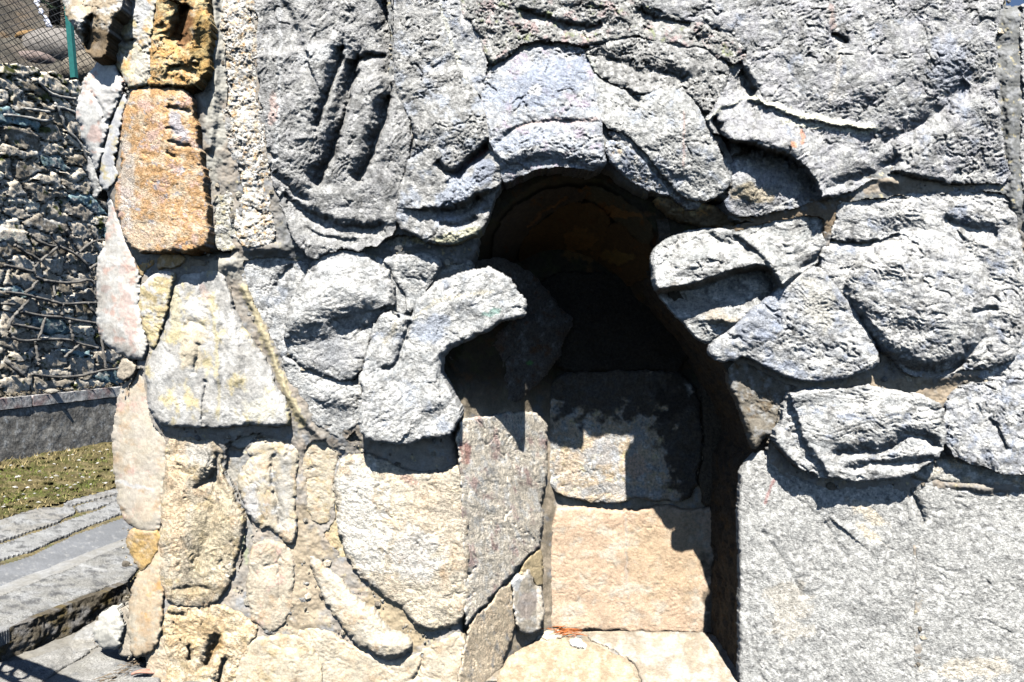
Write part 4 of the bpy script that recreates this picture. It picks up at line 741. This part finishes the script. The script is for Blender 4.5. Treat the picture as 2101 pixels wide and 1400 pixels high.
plane_patch('paving_slab', [(-500, 1392), (-100, 1366), (60, 1352), (140, 1325), (188, 1335), (120, 1378), (30, 1440), (-60, 1500), (-500, 1500)], 0, lower, (.46, .45, .43), [((.60, .58, .54), 50, .1, .2), (GD, 24, .3, .1)], n=.007, mat=M_SLAB)
plane_patch('paving_slab', [(196, 1336), (250, 1340), (318, 1345), (330, 1400), (330, 1560), (-40, 1560), (30, 1450), (130, 1382)], 0, lower, (.50, .49, .46), [((.62, .60, .56), 50, .1, .2), (GR, 24, .3, .1)], n=.006, mat=M_SLAB,
            feats=[('g', [(232, 1395), (262, 1372), (300, 1350)], 2, .01), ('g', [(60, 1400), (150, 1360), (190, 1340)], 2, .008)])

Z1 = .135
up = tag(empty('upper_pavement', (-2.2, 5.0, Z1)), kind='structure')
plane_patch('paving_bed', [(-1400, 1296), (0, 1302), (214, 1210), (262, 1196), (300, 1170), (420, 1100), (420, 990), (0, 1010), (-1400, 1100)], Z1 - .02, up, (.34, .30, .20), [((.46, .36, .16), 30, .1, .2), ((.20, .22, .08), 24, .3, .1)], n=.006, mat=M_SOIL, step=5, sk=.0)
SL = [((.60, .60, .59), 30, .1, .2), (GD, 12, .2, .1)]
plane_patch('paving_slab', [(-900, 1560), (-400, 1480), (0, 1300), (60, 1268), (150, 1232), (214, 1206), (262, 1190), (300, 1150), (300, 1100), (264, 1112), (0, 1214), (-400, 1380), (-900, 1500)], Z1, up, (.44, .44, .43), SL, n=.005, sk=.06, feats=[('c', [(160, 1158), (220, 1172)], 2, WH, .4)])
plane_patch('paving_slab', [(-900, 1494), (-400, 1374), (0, 1208), (80, 1182), (264, 1106), (300, 1092), (300, 1050), (246, 1062), (150, 1096), (60, 1140), (0, 1158), (-400, 1290), (-900, 1440)], Z1, up, (.36, .38, .42), [((.44, .45, .47), 60, .1, .2), (WH, 9, .3, .08)], n=.003, gap=3,
            mat=rock_mat('polished_blue_slab', 110, .12, .002, .7, 1.35, rough=.38, spec=.5), vary=.06)
plane_patch('paving_strip', [(-600, 1462), (0, 1224), (120, 1178), (270, 1112), (264, 1101), (120, 1155), (0, 1202), (-600, 1425)], Z1 + .004, up, (.52, .515, .50), [(WH, 30, .1, .2)], n=.003, mat=M_MORTAR, sk=.03)
plane_patch('paving_slab', [(-900, 1420), (-300, 1240), (0, 1148), (60, 1132), (148, 1092), (246, 1054), (300, 1036), (300, 1010), (240, 1026), (205, 1046), (154, 1062), (80, 1090), (0, 1117), (-300, 1200), (-900, 1370)], Z1, up, (.50, .51, .52), SL, n=.004)
plane_patch('paving_slab', [(-900, 1330), (-300, 1160), (0, 1066), (30, 1055), (78, 1041), (150, 1040), (156, 1050), (120, 1070), (0, 1110), (-300, 1194), (-900, 1364)], Z1, up, (.50, .49, .47), SL, n=.004)
plane_patch('paving_slab', [(150, 1040), (180, 1030), (240, 1014), (300, 998), (300, 1006), (236, 1030), (200, 1042), (162, 1050)], Z1, up, (.46, .46, .46), SL, n=.003, gap=1)
plane_patch('paving_slab', [(124, 1036), (150, 1022), (200, 1010), (236, 1000), (300, 986), (300, 996), (238, 1014), (180, 1028), (146, 1038)], Z1, up, (.44, .43, .42), SL, n=.003, gap=1)
# the rough broken front of the step
def riser():
    A = np.array(gp(-900, 1640, Z1)[:2]); B = np.array(gp(270, 1192, Z1)[:2])
    L_ = np.linalg.norm(B - A); d = (B - A) / L_; nrm = np.array((d[1], -d[0]))
    s, z = np.meshgrid(np.arange(0, L_, .008), np.linspace(Z1 - .004, -.06, 24))
    off = .02 * fbm(s * 9, z * 14, 4, 95) + .022 * facets(s * 14, z * 22, 96) + .01 * fbm(s * 40, z * 60, 3, 97) - .005
    P = np.stack([A[0] + d[0] * s + nrm[0] * off, A[1] + d[1] * s + nrm[1] * off, z], -1)
    c = colour(s * 160, z * 160, (.13, .11, .08), [((.22, .21, .20), 16, .15, .12), ((.16, .12, .05), 20, .25, .1)], 98)
    grid_mesh('step_riser', P[::-1], np.ones((23, s.shape[1] - 1), bool), c[::-1], M_ROCK, up, (-nrm[0], -nrm[1], 0), .05)
riser()

# grass strip soil
grass = plane_patch('grass_bank', [(-1500, 1120), (0, 1066), (30, 1056), (78, 1042), (150, 1024), (236, 1002), (330, 984), (420, 960), (420, 880), (0, 925), (-1500, 1000)], Z1 - .004, None, (.23, .19, .09), [((.17, .18, .05), 40, .05, .15), ((.42, .34, .18), 24, .2, .12)], n=.018, mat=M_SOIL, sk=0, step=4, gap=0, h=.01, kind='structure')

# ================================================================ bank wall with fence
P0 = np.array((-5.2, 8.1)); NB = np.array((GD_[1], -GD_[0]))
def bw(u, v):
    """pixel on the bank wall's face -> (t along the wall, z)"""
    k = (u - CX) / F
    t = (P0[1] * k - P0[0]) / (GD_[0] - GD_[1] * k)
    Y = P0[1] + GD_[1] * t
    return t, EYE - (v - HY) / F * Y
def bp(t, z, off=0.0):
    return (P0[0] + GD_[0] * t + NB[0] * off, P0[1] + GD_[1] * t + NB[1] * off, z)
bank = tag(empty('retaining_wall', bp(0.8, .13)), 'dark rubble retaining wall with raised mortar straps behind the corner', 'retaining wall')
T0, T1, ZB, ZT = -2.6, 4.6, .74, 4.26
def bank_top(t): return 4.16 + .07 * t + .06 * np.sin(t * 3.1) 
def bank_wall():
    ds = .0155
    t, z = np.meshgrid(np.arange(T0, T1, ds), np.arange(ZB - .05, ZT + .45, ds))
    wt = t + .13 * fbm(t * 4, z * 4, 4, 101); wz = z + .085 * fbm(t * 4, z * 6, 3, 102) + .10 * t * .2
    f1, f2, ids = worley(wt / .42, wz / .16, 5)
    g = f2 - f1
    j = (ids * 2654435761 % 65536) / 65536.0; j2 = (ids * 40503 % 65536) / 65536.0; j3 = (ids * 97 * 7919 % 65536) / 65536.0
    rel = .025 + .03 * j + .034 * (facets(t * 9, z * 16, 103) * .6 + .3 * facets(t * 22, z * 34, 104)) + .012 * fbm(t * 30, z * 40, 3, 105, .6)
    rel = (rel * (1 - .45 * sstep(z, 3.1, 2.4))) * sstep(g, .03, .2) + (j2 - .5) * .05 * (z - np.round(z, 0)) 
    base = np.array((.60, .52, .41)) * (.45 + 1.1 * j2)[..., None]
    teal = (j3 > .96)[..., None]; warm = ((j3 < .14))[..., None]
    base = np.where(teal, np.array((.22, .31, .32)) * (.7 + .7 * j2)[..., None], base)
    base = np.where(warm, np.array((.32, .27, .20)) * (.7 + .7 * j2)[..., None], base)
    col = base * (1 + .5 * fbm(t * 22, z * 34, 4, 106, .65))[..., None]
    wm = sstep(fbm(t * 7, z * 10, 5, 107, .65), .12, .4)[..., None]; col = col * (1 - wm) + np.array((.62, .585, .52)) * wm
    mossy = sstep(fbm(t * 5, z * 7, 4, 108, .6) + .25 * (z > 3.9), .38, .5)[..., None]; col = col * (1 - mossy) + np.array((.10, .11, .04)) * mossy
    P = np.stack([P0[0] + GD_[0] * t + NB[0] * rel, P0[1] + GD_[1] * t + NB[1] * rel, z], -1)
    top = bank_top(t) + .05 * fbm(t * 7, t * 0, 2, 109)
    gc = (g[:-1, :-1] > .045) & (z[:-1, :-1] < top[:-1, :-1]); idc = ids[:-1, :-1]; tc, zc = t[:-1, :-1], z[:-1, :-1]
    uq, inv = np.unique(idc, return_inverse=True); inv = inv.reshape(idc.shape)
    cnt = np.bincount(inv.ravel(), gc.ravel()); tm = np.bincount(inv.ravel(), tc.ravel()) / np.bincount(inv.ravel())
    order = np.argsort(np.abs(tm - .7))
    keep = [k for k in order if cnt[k] > 12][:290]
    rest = gc.copy()
    for k in keep:
        m = gc & (inv == k); rest &= ~m
        r_, c_ = np.where(m); a, b, c0, d = r_.min(), r_.max() + 2, c_.min(), c_.max() + 2
        grid_mesh('stone', P[a:b, c0:d][::-1], m[a:b - 1, c0:d - 1][::-1], col[a:b, c0:d][::-1], M_WALLSTONE, bank, (-NB[0], -NB[1], 0), .09)
    o = grid_mesh('rubble_stones', P[::-1], rest[::-1], col[::-1], M_WALLSTONE, bank, (-NB[0], -NB[1], 0), .09); o['kind'] = 'stuff'
    # recessed dark earth and mortar behind
    t2, z2 = t[::2, ::2], z[::2, ::2]
    rl = -.015 + .02 * fbm(t2 * 12, z2 * 12, 4, 110)
    P2 = np.stack([P0[0] + GD_[0] * t2 + NB[0] * rl, P0[1] + GD_[1] * t2 + NB[1] * rl, z2], -1)
    c2 = colour(t2 * 200, z2 * 200, (.20, .175, .14), [((.34, .30, .24), 20, .1, .2), ((.08, .08, .03), 30, .3, .1)], 111)
    grid_mesh('wall_bedding', P2[::-1], (z2 < bank_top(t2) - .03)[:-1, :-1][::-1], c2[::-1], M_SOIL, bank, (-NB[0], -NB[1], 0), .5)
bank_wall()
zm = 2.916
STR = [[(150, 120), (200, 165), (270, 190), (325, 190), (292, 140), (278, 110)], [(325, 190), (250, 250), (200, 290), (180, 320), (180, 375), (235, 395)], [(0, 305), (90, 325), (175, 345)], [(60, 185), (120, 225), (210, 275)],
       [(325, 190), (380, 215), (430, 240), (480, 290), (520, 350), (535, 385)], [(430, 240), (490, 195), (550, 150), (655, 160)], [(370, 95), (405, 150), (432, 205)], [(505, 60), (520, 110), (545, 145)], [(505, 330), (560, 295), (620, 275)],
       [(235, 395), (330, 410), (420, 410), (530, 385), (545, 460), (550, 510), (600, 530)], [(200, 395), (160, 445), (125, 470)], [(295, 400), (295, 520)], [(0, 465), (100, 475), (180, 495), (300, 525), (350, 540), (470, 530), (600, 530)], [(347, 540), (340, 605)],
       [(-20, 535), (60, 540)], [(160, 495), (120, 540), (60, 600), (22, 650), (18, 710), (50, 745), (110, 760), (200, 750), (320, 745), (410, 755), (450, 775), (560, 800)], [(95, 580), (220, 610), (340, 615), (450, 640), (590, 655)],
       [(238, 620), (215, 690), (200, 750)], [(30, 655), (120, 670), (215, 690)], [(388, 640), (400, 700), (415, 755)], [(495, 530), (530, 590), (590, 612)], [(180, 760), (195, 830), (205, 900)], [(450, 775), (400, 820), (355, 855)],
       [(575, 700), (590, 800), (608, 920)], [(160, 955), (300, 975), (440, 970), (500, 955), (600, 930), (700, 925)], [(0, 880), (60, 930), (115, 970)]]
UPP = [[(190, 480), (250, 540), (310, 580), (425, 595)], [(300, 640), (380, 655), (465, 705)], [(305, 620), (340, 700), (370, 780), (460, 860), (500, 960), (560, 1040), (605, 1110)], [(0, 690), (110, 700), (230, 730), (290, 715)], [(100, 650), (180, 660), (270, 675)]]
_rs = random.Random(4)
def strap(px, off, rad):
    c = chaikin(px, False, 2); pts = []; rr = []
    for i, (a, b) in enumerate(c):
        t, z = bw(a, b); pts.append(bp(t, z, .062 + off + .012 * math.sin(i * 1.7 + a))); rr.append(rad * .95 * _rs.uniform(.8, 1.2))
    V, Q, T = tube_np(pts, rr, 6); mb = MB(); mb.add(V, Q, T)
    return mb
for px in STR:
    strap([(a / zm, b / zm + 440) for a, b in px], 0, .0165).build('mortar_strap', M_CONC, bank, col=(.20, .185, .165))
for px in UPP:
    strap([(a / zm, b / zm) for a, b in px], .0, .017).build('mortar_strap', M_CONC, bank, col=(.42, .40, .36))
# concrete plinth + coping
def slab_face(name, z0, z1, off, depth, c, L, seed, parent, mat=M_CONC, joint=None):
    t, z = np.meshgrid(np.arange(T0, T1, .02), np.linspace(z1, z0, max(4, int((z1 - z0) / .02))))
    rl = off + .006 * fbm(t * 6, z * 6, 4, seed) + .003 * fbm(t * 30, z * 30, 3, seed + 1)
    zz = z + .006 * fbm(t * 5, z * 0 + 3, 3, seed + 2)
    P = np.stack([P0[0] + GD_[0] * t + NB[0] * rl, P0[1] + GD_[1] * t + NB[1] * rl, zz], -1)
    cc = colour(t * 150, z * 150, c, L, seed)
    if joint: feat_apply(rl, cc, t, z, joint)
    grid_mesh(name, P, np.ones((t.shape[0] - 1, t.shape[1] - 1), bool), cc, mat, parent, (-NB[0], -NB[1], 0), depth)
slab_face('concrete_plinth', .06, .655, .10, .5, (.22, .205, .18), [((.36, .34, .30), 22, .12, .12), ((.46, .46, .44), 10, .32, .06)], 120, bank)
for k in range(5):
    a, b = T0 + k * 1.44, T0 + (k + 1) * 1.44 - .006
    t, z = np.meshgrid(np.arange(a, b, .02), np.linspace(.775, .665, 8))
    rl = .118 + .004 * fbm(t * 8, z * 8, 4, 130)
    P = np.stack([P0[0] + GD_[0] * t + NB[0] * rl, P0[1] + GD_[1] * t + NB[1] * rl, z + .004 * fbm(t * 6, t * 0, 3, 131)], -1)
    cc = colour(t * 150, z * 150, (.46, .45, .43), [((.30, .20, .19), 30, .1, .15), ((.44, .43, .41), 14, .3, .08)], 132 + k)
    grid_mesh('coping_stone', P, np.ones((7, t.shape[1] - 1), bool), cc, M_CONC, bank, (-NB[0], -NB[1], 0), .26)
# rubble lying on the coping
def pebble(name, loc, size, c, mat, parent=None, seed=0, sub=2, flat=.6):
    import bmesh
    bm = bmesh.new(); bmesh.ops.create_icosphere(bm, subdivisions=sub, radius=1)
    V = np.array([v.co[:] for v in bm.verts]); T = [tuple(v.index for v in f.verts) for f in bm.faces]; bm.free()
    d = 1 + .35 * facets(V[:, 0] * 1.4 + seed, V[:, 1] * 1.4 + V[:, 2], seed)
    V = V * d[:, None] * np.array(size) ; V[:, 2] *= flat
    return mesh_np(name, V + np.array(loc), None, mat, parent, np.tile(np.array(c), (len(V), 1)), False, T)
t_, z_ = bw(90, 793)
tag(pebble('loose_stone', bp(t_, .80, .10), (.075, .045, .045), (.36, .33, .28), M_WALLSTONE, seed=3), 'small pale loose stone lying on the concrete coping', 'stone')
# debris strip between coping and rubble
mb = MB(); r9 = random.Random(9)
for i in range(700):
    t_ = r9.uniform(T0, T1); x, y, z = bp(t_, .776 + r9.uniform(0, .05), r9.uniform(-.02, .13)); s = r9.uniform(.008, .026); a = r9.uniform(0, 6.28)
    V = [(x + s * math.cos(a + q) * r9.uniform(.6, 1.2), y + s * math.sin(a + q), z + r9.uniform(-.3, .3) * s) for q in (0, 2.1, 4.2)] + [(x, y, z + s * .9)]
    mb.add(V, [], [(0, 1, 3), (1, 2, 3), (2, 0, 3)])
mb.build('leaf_debris', flat_mat('debris', (.13, .11, .08), var=.7, scale=14), None, False)['kind'] = 'stuff'

# ---- fence on top
M_WIRE = flat_mat('dark_wire', (.05, .05, .052), .5, .4); M_GREEN = flat_mat('green_paint', (.03, .17, .155), .45, .4, .12)
fence = tag(empty('chain_link_fence', bp(.8, 4.2, -.1)), 'chain link fence with dark wires and a green angle post above the wall', 'fence')
mb = MB(); sp = .105; FO = -.12; zt = 6.3
for k in range(-26, 80):
    for sgn in (1, -1):
        a = T0 + k * sp; pts = []
        # zig wires running diagonally
        z0 = 4.05; n = int((zt - z0) / (sp * .62)) 
        t0 = a; t1 = a + sgn * (zt - z0) / .72
        if max(t0, t1) < T0 or min(t0, t1) > 3.2: continue
        pts = [bp(t0 + (t1 - t0) * q / 6, z0 + (zt - z0) * q / 6, FO + .004 * sgn + .03 * math.sin(q + k)) for q in range(7)]
        mb.tube(pts, .0042, 3)
mb.build('wire_mesh', M_WIRE, fence)
for t_ in (-1.6, 0, 0):
    pass
def post(u0, v0, u1, v1, off):
    (ta, za), (tb, zb) = bw(u0, v0), bw(u1, v1)
    A = mathutils.Vector(bp(ta, za, off)); B = mathutils.Vector(bp(tb, zb, off)); A = A + (A - B) * .6
    d = mathutils.Vector((GD_[0], GD_[1], 0)); nn = mathutils.Vector((NB[0], NB[1], 0))
    mb = MB()
    for (x0, x1, y0, y1) in ((0, .045, 0, .008), (0, .008, -.06, 0)):
        V = []
        for P_ in (A, B):
            V += [P_ + d * x0 + nn * y0, P_ + d * x1 + nn * y0, P_ + d * x1 + nn * y1, P_ + d * x0 + nn * y1]
        mb.add([tuple(q) for q in V], [(0, 1, 5, 4), (1, 2, 6, 5), (2, 3, 7, 6), (3, 0, 4, 7), (0, 3, 2, 1), (4, 5, 6, 7)])
    return mb
post(137, -60, 156, 158, -.02).build('post', M_GREEN, fence, False)
mb = MB(); mb.tube([bp(*bw(6, -60), -.06), bp(*bw(5, 60), -.06), bp(*bw(8, 118), -.06)], .012, 5); mb.build('stay_wire', M_WIRE, fence)

# ================================================================ hillside, rocks and trees behind
def hill():
    xs = np.concatenate([np.linspace(-120, -16, 24), np.linspace(-15, 6, 150), np.linspace(8, 60, 12)]); ys = np.concatenate([np.linspace(9.2, 26, 130), np.linspace(28, 140, 40)])
    x, y = np.meshgrid(xs, ys)
    s = (x - P0[0]) * NB[0] + (y - P0[1]) * NB[1]           # in front (+) or behind (-) the bank wall
    b = np.clip(-s - .25, 0, None)
    z = np.where(s < -.2, 4.0 + .62 * b + .35 * fbm(x * .5, y * .5, 4, 140) * np.clip(b, 0, 1.5) + .12 * facets(x * 2, y * 2, 141) * np.clip(b, 0, 1), -.5)
    P = np.stack([x, y, z], -1)
    c = colour(x * 60, y * 60, (.09, .08, .065), [((.15, .125, .10), 40, .1, .15), ((.24, .15, .07), 60, .3, .1), ((.12, .11, .09), 26, .2, .1)], 142, vary=.5)
    m = (s[:-1, :-1] < -.15)
    o = grid_mesh('hillside', P, m, c, M_SOIL, None, (0, 0, -1), 0); o['kind'] = 'structure'
hill()
def on_px(u, v, D): return tuple(ray(np.array(float(u)), np.array(float(v)), D))
r7 = random.Random(7)
for (u_, v_, D, sz_, c_, lab) in ((120, 110, 11.2, (.55, .4, .30), (.24, .22, .20), 'pale boulder behind the fence beside the green post'), (100, 82, 11.8, (.42, .3, .14), (.30, .19, .09), 'orange brown rock behind the fence'),
                            (70, 128, 10.8, (.28, .25, .14), (.24, .19, .17), 'pinkish rock at the foot of the fence'), (182, 148, 10.6, (.30, .3, .24), (.22, .19, .15), 'tan rock between the post and the corner stones')):
    tag(pebble('rock', on_px(u_, v_, D), sz_, c_, M_WALLSTONE, seed=int(u_), sub=4, flat=1.0), lab, 'rock')
M_BARK = flat_mat('bark', (.06, .045, .035), .95, .1, .5); M_NEED = flat_mat('dark_needles', (.035, .055, .03), .8, .1, .6, 3)
def conifer(u_, v_, D, H, R, label, seed):
    r = random.Random(seed); base = mathutils.Vector(on_px(u_, v_, D))
    t = tag(empty('conifer', base), label, 'tree', 'conifers on the slope')
    mb = MB(); mb.tube([base, base + mathutils.Vector((.05, 0, H * .5)), base + mathutils.Vector((0, 0, H))], [.10, .06, .01], 7); mb.build('trunk', M_BARK, t)
    lm = MB(); nm = MB()
    for i in range(70):
        f = r.uniform(.04, .97); a = r.uniform(0, 6.28); ln = R * (1 - f * .85) * r.uniform(.6, 1.1)
        p0 = base + mathutils.Vector((0, 0, H * f)); p1 = p0 + mathutils.Vector((math.cos(a) * ln, math.sin(a) * ln, -ln * r.uniform(.0, .35)))
        lm.tube([p0, p1], [.014, .004], 3)
        for j in range(34):
            q = p0.lerp(p1, r.uniform(.15, 1)); e = mathutils.Vector((r.gauss(0, 1), r.gauss(0, 1), r.gauss(0, .5))).normalized() * r.uniform(.06, .16); sd = mathutils.Vector((-e.y, e.x, .2)).normalized() * .012
            nm.add([tuple(q - sd), tuple(q + sd), tuple(q + e)], [], [(0, 1, 2)])
    lm.build('branches', M_BARK, t)['kind'] = 'stuff'; nm.build('crown', M_NEED, t, False)['kind'] = 'stuff'
conifer(112, 48, 14.5, 4.5, 1.1, 'dark conifer left of the green fence post', 1)
conifer(185, 60, 15.5, 5.0, 1.2, 'dark conifer half hidden behind the overhanging corner stones', 2)
conifer(62, -6, 18.5, 4.5, 0.9, 'thin dark conifer at the top left edge', 3)
# pale snow melt gully seen between the trees
gm = MB(); r5 = random.Random(5)
M_SNOW = flat_mat('old_snow', (.66, .68, .78), .7, .2, .12)
for k in range(14):
    a = k / 13; p = mathutils.Vector(on_px(74 + 26 * a + r5.uniform(-3, 3), 2 + 52 * a, 12.6 + 1.2 * (1 - a)))
    o = len(gm.V); R_ = r5.uniform(.015, .045)
    V = [tuple(p + mathutils.Vector((R_ * math.cos(q) * r5.uniform(.7, 1.4), r5.uniform(-.04, .04), R_ * 1.5 * math.sin(q)))) for q in np.linspace(0, 5.2, 6)] + [tuple(p + mathutils.Vector((0, -.05, 0)))]
    gm.add(V, [], [(i, (i + 1) % 6, 6) for i in range(6)])
gm.build('snow_patch', M_SNOW, None)['kind'] = 'stuff'

# ================================================================ grass, litter
def grass_area():
    cols = [((.15, .18, .04), 'green'), ((.34, .27, .13), 'dry')]
    poly = np.array([(0, 1062), (78, 1040), (150, 1022), (240, 1000), (260, 915), (0, 940)], float)
    for ci, (c, nm_) in enumerate(cols):
        mb = MB(); r = random.Random(20 + ci)
        for i in range(17000 if ci == 0 else 6000):
            u_ = r.uniform(-260, 265); v_ = r.uniform(908, 1075)
            edge = 1064 - u_ * .27
            if v_ > edge + 3: continue
            if v_ < 945 - .14 * u_: continue
            x, y, z = gp(u_, v_, Z1)
            nn_ = float(fbm(np.array([x * 1.6]), np.array([y * 1.6]), 3, 150)[0])
            near = (v_ - (945 - .14 * u_)) < 22
            if ci == 0 and (nn_ < .0 or near and r.random() < .8): continue
            if ci == 1 and nn_ > .15 and not near and r.random() < .75: continue
            hgt = r.uniform(.008, .028) * (2.6 if (ci == 1 and near) else 1); a = r.uniform(0, 6.28); ln = hgt * r.uniform(.4, 1.6); wd = r.uniform(.002, .006)
            px_, py_ = math.cos(a), math.sin(a)
            mb.add([(x - py_ * wd, y + px_ * wd, z), (x + py_ * wd, y - px_ * wd, z), (x + px_ * ln, y + py_ * ln, z + hgt)], [], [(0, 1, 2)])
        o = mb.build('grass' if ci == 0 else 'dry_grass', flat_mat(nm_ + '_grass', c, .8, .15, .45, 8), None, False); o['kind'] = 'stuff'
    mb = MB(); r = random.Random(33)
    for i in range(150):
        u_ = r.uniform(-200, 250); v_ = r.uniform(925, 1050)
        if v_ > 1058 - u_ * .27 or v_ < 945 - .14 * u_: continue
        x, y, z = gp(u_, v_, Z1); s = r.uniform(.008, .028); a = r.uniform(0, 6.28)
        V = [(x + s * math.cos(a + q) * r.uniform(.5, 1.2), y + s * math.sin(a + q) * .8, z + .01 + r.uniform(-.1, .3) * s) for q in (0, 1.7, 3.1, 4.6)] + [(x, y, z + .012 + s * .5)]
        mb.add(V, [], [(0, 1, 4), (1, 2, 4), (2, 3, 4), (3, 0, 4)])
    mb.build('pebbles', flat_mat('pale_pebble', (.44, .42, .38), .9, .1, .5, 9), None, False)['kind'] = 'stuff'
grass_area()
# wispy dry stem in front of the plinth
st = MB(); b0 = mathutils.Vector(gp(106, 925, Z1)); r = random.Random(3)
for (du, dv) in ((8, -46), (14, -38), (-4, -22), (22, -20), (2, -30)):
    e = mathutils.Vector(on_px(106 + du, 925 + dv, b0.y)); st.tube([b0, b0.lerp(e, .5) + mathutils.Vector((.01, 0, .03)), e], [.004, .003, .001], 4)
tag(st.build('dry_stem', flat_mat('straw', (.50, .42, .26), .8, .1, .2)), 'dry straw stalk standing in front of the concrete plinth', 'plant')

def litter(name, centre, spread, n, c, label, z, seed, L_=.05, par=None, elong=(1, 1)):
    mb = MB(); r = random.Random(seed)
    for i in range(n):
        u_ = centre[0] + r.gauss(0, spread[0]); v_ = centre[1] + r.gauss(0, spread[1]) + (u_ - centre[0]) * elong[0]
        x, y, zz = gp(u_, v_, z); a = r.gauss(elong[1], .5); l = L_ * r.uniform(.4, 1.1)
        p = mathutils.Vector((x, y, zz + r.uniform(.004, .02))); d = mathutils.Vector((math.cos(a), math.sin(a), r.uniform(-.1, .2))) * l
        mb.tube([p - d * .5, p + mathutils.Vector((0, 0, .004)), p + d * .5], [.0012, .002, .001], 4)
    return tag(mb.build(name, flat_mat(name + '_brown', c, .7, .2, .4, 30)), label, 'pine needles', kind='stuff')
litter('pine_needles', (1158, 1301), (18, 3), 26, (.52, .16, .05), 'tuft of orange pine needles at the back of the niche floor', -.03, 1, .11, None, (.16, .2))
litter('pine_needles', (1110, 1290), (3, 5), 10, (.42, .16, .05), 'few rusty needles tucked behind the small wedge stone', -.02, 2, .05, None, (0, 1.2))
litter('pine_needles', (255, 1228), (16, 12), 70, (.30, .20, .11), 'drift of brown needles gathered beside the white foot stone', .012, 5, .06, None, (-.6, .6))
litter('pine_needles', (202, 1300), (4, 14), 36, (.22, .16, .10), 'thin line of brown needles along the white foot stone', .006, 6, .035, None, (0, 1.2))
litter('pine_needles', (250, 1382), (26, 5), 30, (.24, .18, .12), 'scattered brown needles on the lower slabs near the leaf', .004, 8, .05, None, (-.5, .5))
# curled pinkish leaf on the lower slabs
lf = MB(); n_ = 14
x0, y0, z0 = gp(296, 1392, 0)
for i in range(n_ + 1):
    a = i / n_; wd = .014 * math.sin(math.pi * min(1, a * .96 + .04)) + .001
    for j in range(5):
        b = (j / 4 - .5) * 2
        lf.V.append((x0 - .055 + .11 * a, y0 + wd * b * 1.2 + .03 * a, .010 + .012 * b * b + .006 * math.sin(a * 5)))
for i in range(n_):
    for j in range(4):
        q = i * 5 + j; lf.Q.append((q, q + 1, q + 6, q + 5))
lo_ = tag(lf.build('curled_leaf', flat_mat('pinkish_leaf', (.50, .27, .20), .6, .3, .25, 60)), 'curled pinkish brown leaf on the grey slabs at the lower left', 'leaf')
md = lo_.modifiers.new('s', 'SOLIDIFY'); md.thickness = .0015

# ================================================================ iron railing standing just left of the view; its shadow falls on the lower slabs
M_IRON = flat_mat('black_iron', (.02, .02, .02), .5, .4)
rail = tag(empty('iron_railing', (-2.6, 2.3, 0)), 'black iron railing with ring ornaments outside the left edge', 'railing')
S3 = mathutils.Vector(SUN)
def cast(u_, v_, k): return mathutils.Vector(gp(u_, v_, 0)) + S3 * k
A, B = cast(-60, 1318, .78), cast(190, 1425, .78)
mb = MB(); mb.tube([A - (B - A) * 2, A, B], .034, 10); mb.build('top_rail', M_IRON, rail)
d = (B - A).normalized()
lowA = A - mathutils.Vector((0, 0, .16)); lowB = B - mathutils.Vector((0, 0, .16))
mb = MB(); mb.tube([lowA - (B - A) * 2, lowA, lowB], .013, 8); mb.build('lower_rail', M_IRON, rail)
Lr = (B - A).length
for k in range(-8, 5):
    c0 = (A.lerp(B, .1 + k * .105 / Lr * 1.0) + lowA.lerp(lowB, .1 + k * .105 / Lr)) / 2
    pts = [c0 + d * .05 * math.cos(q) + mathutils.Vector((0, 0, .058 * math.sin(q))) for q in np.linspace(0, 2 * math.pi, 19)]
    mb = MB(); mb.tube(pts, .010, 6); mb.build('ring', M_IRON, rail)
for f in (-1.9, -.9, 0.02):
    p = A.lerp(B, f); mb = MB(); mb.tube([p, mathutils.Vector((p.x, p.y, -.05))], .014, 8); mb.build('post', M_IRON, rail)
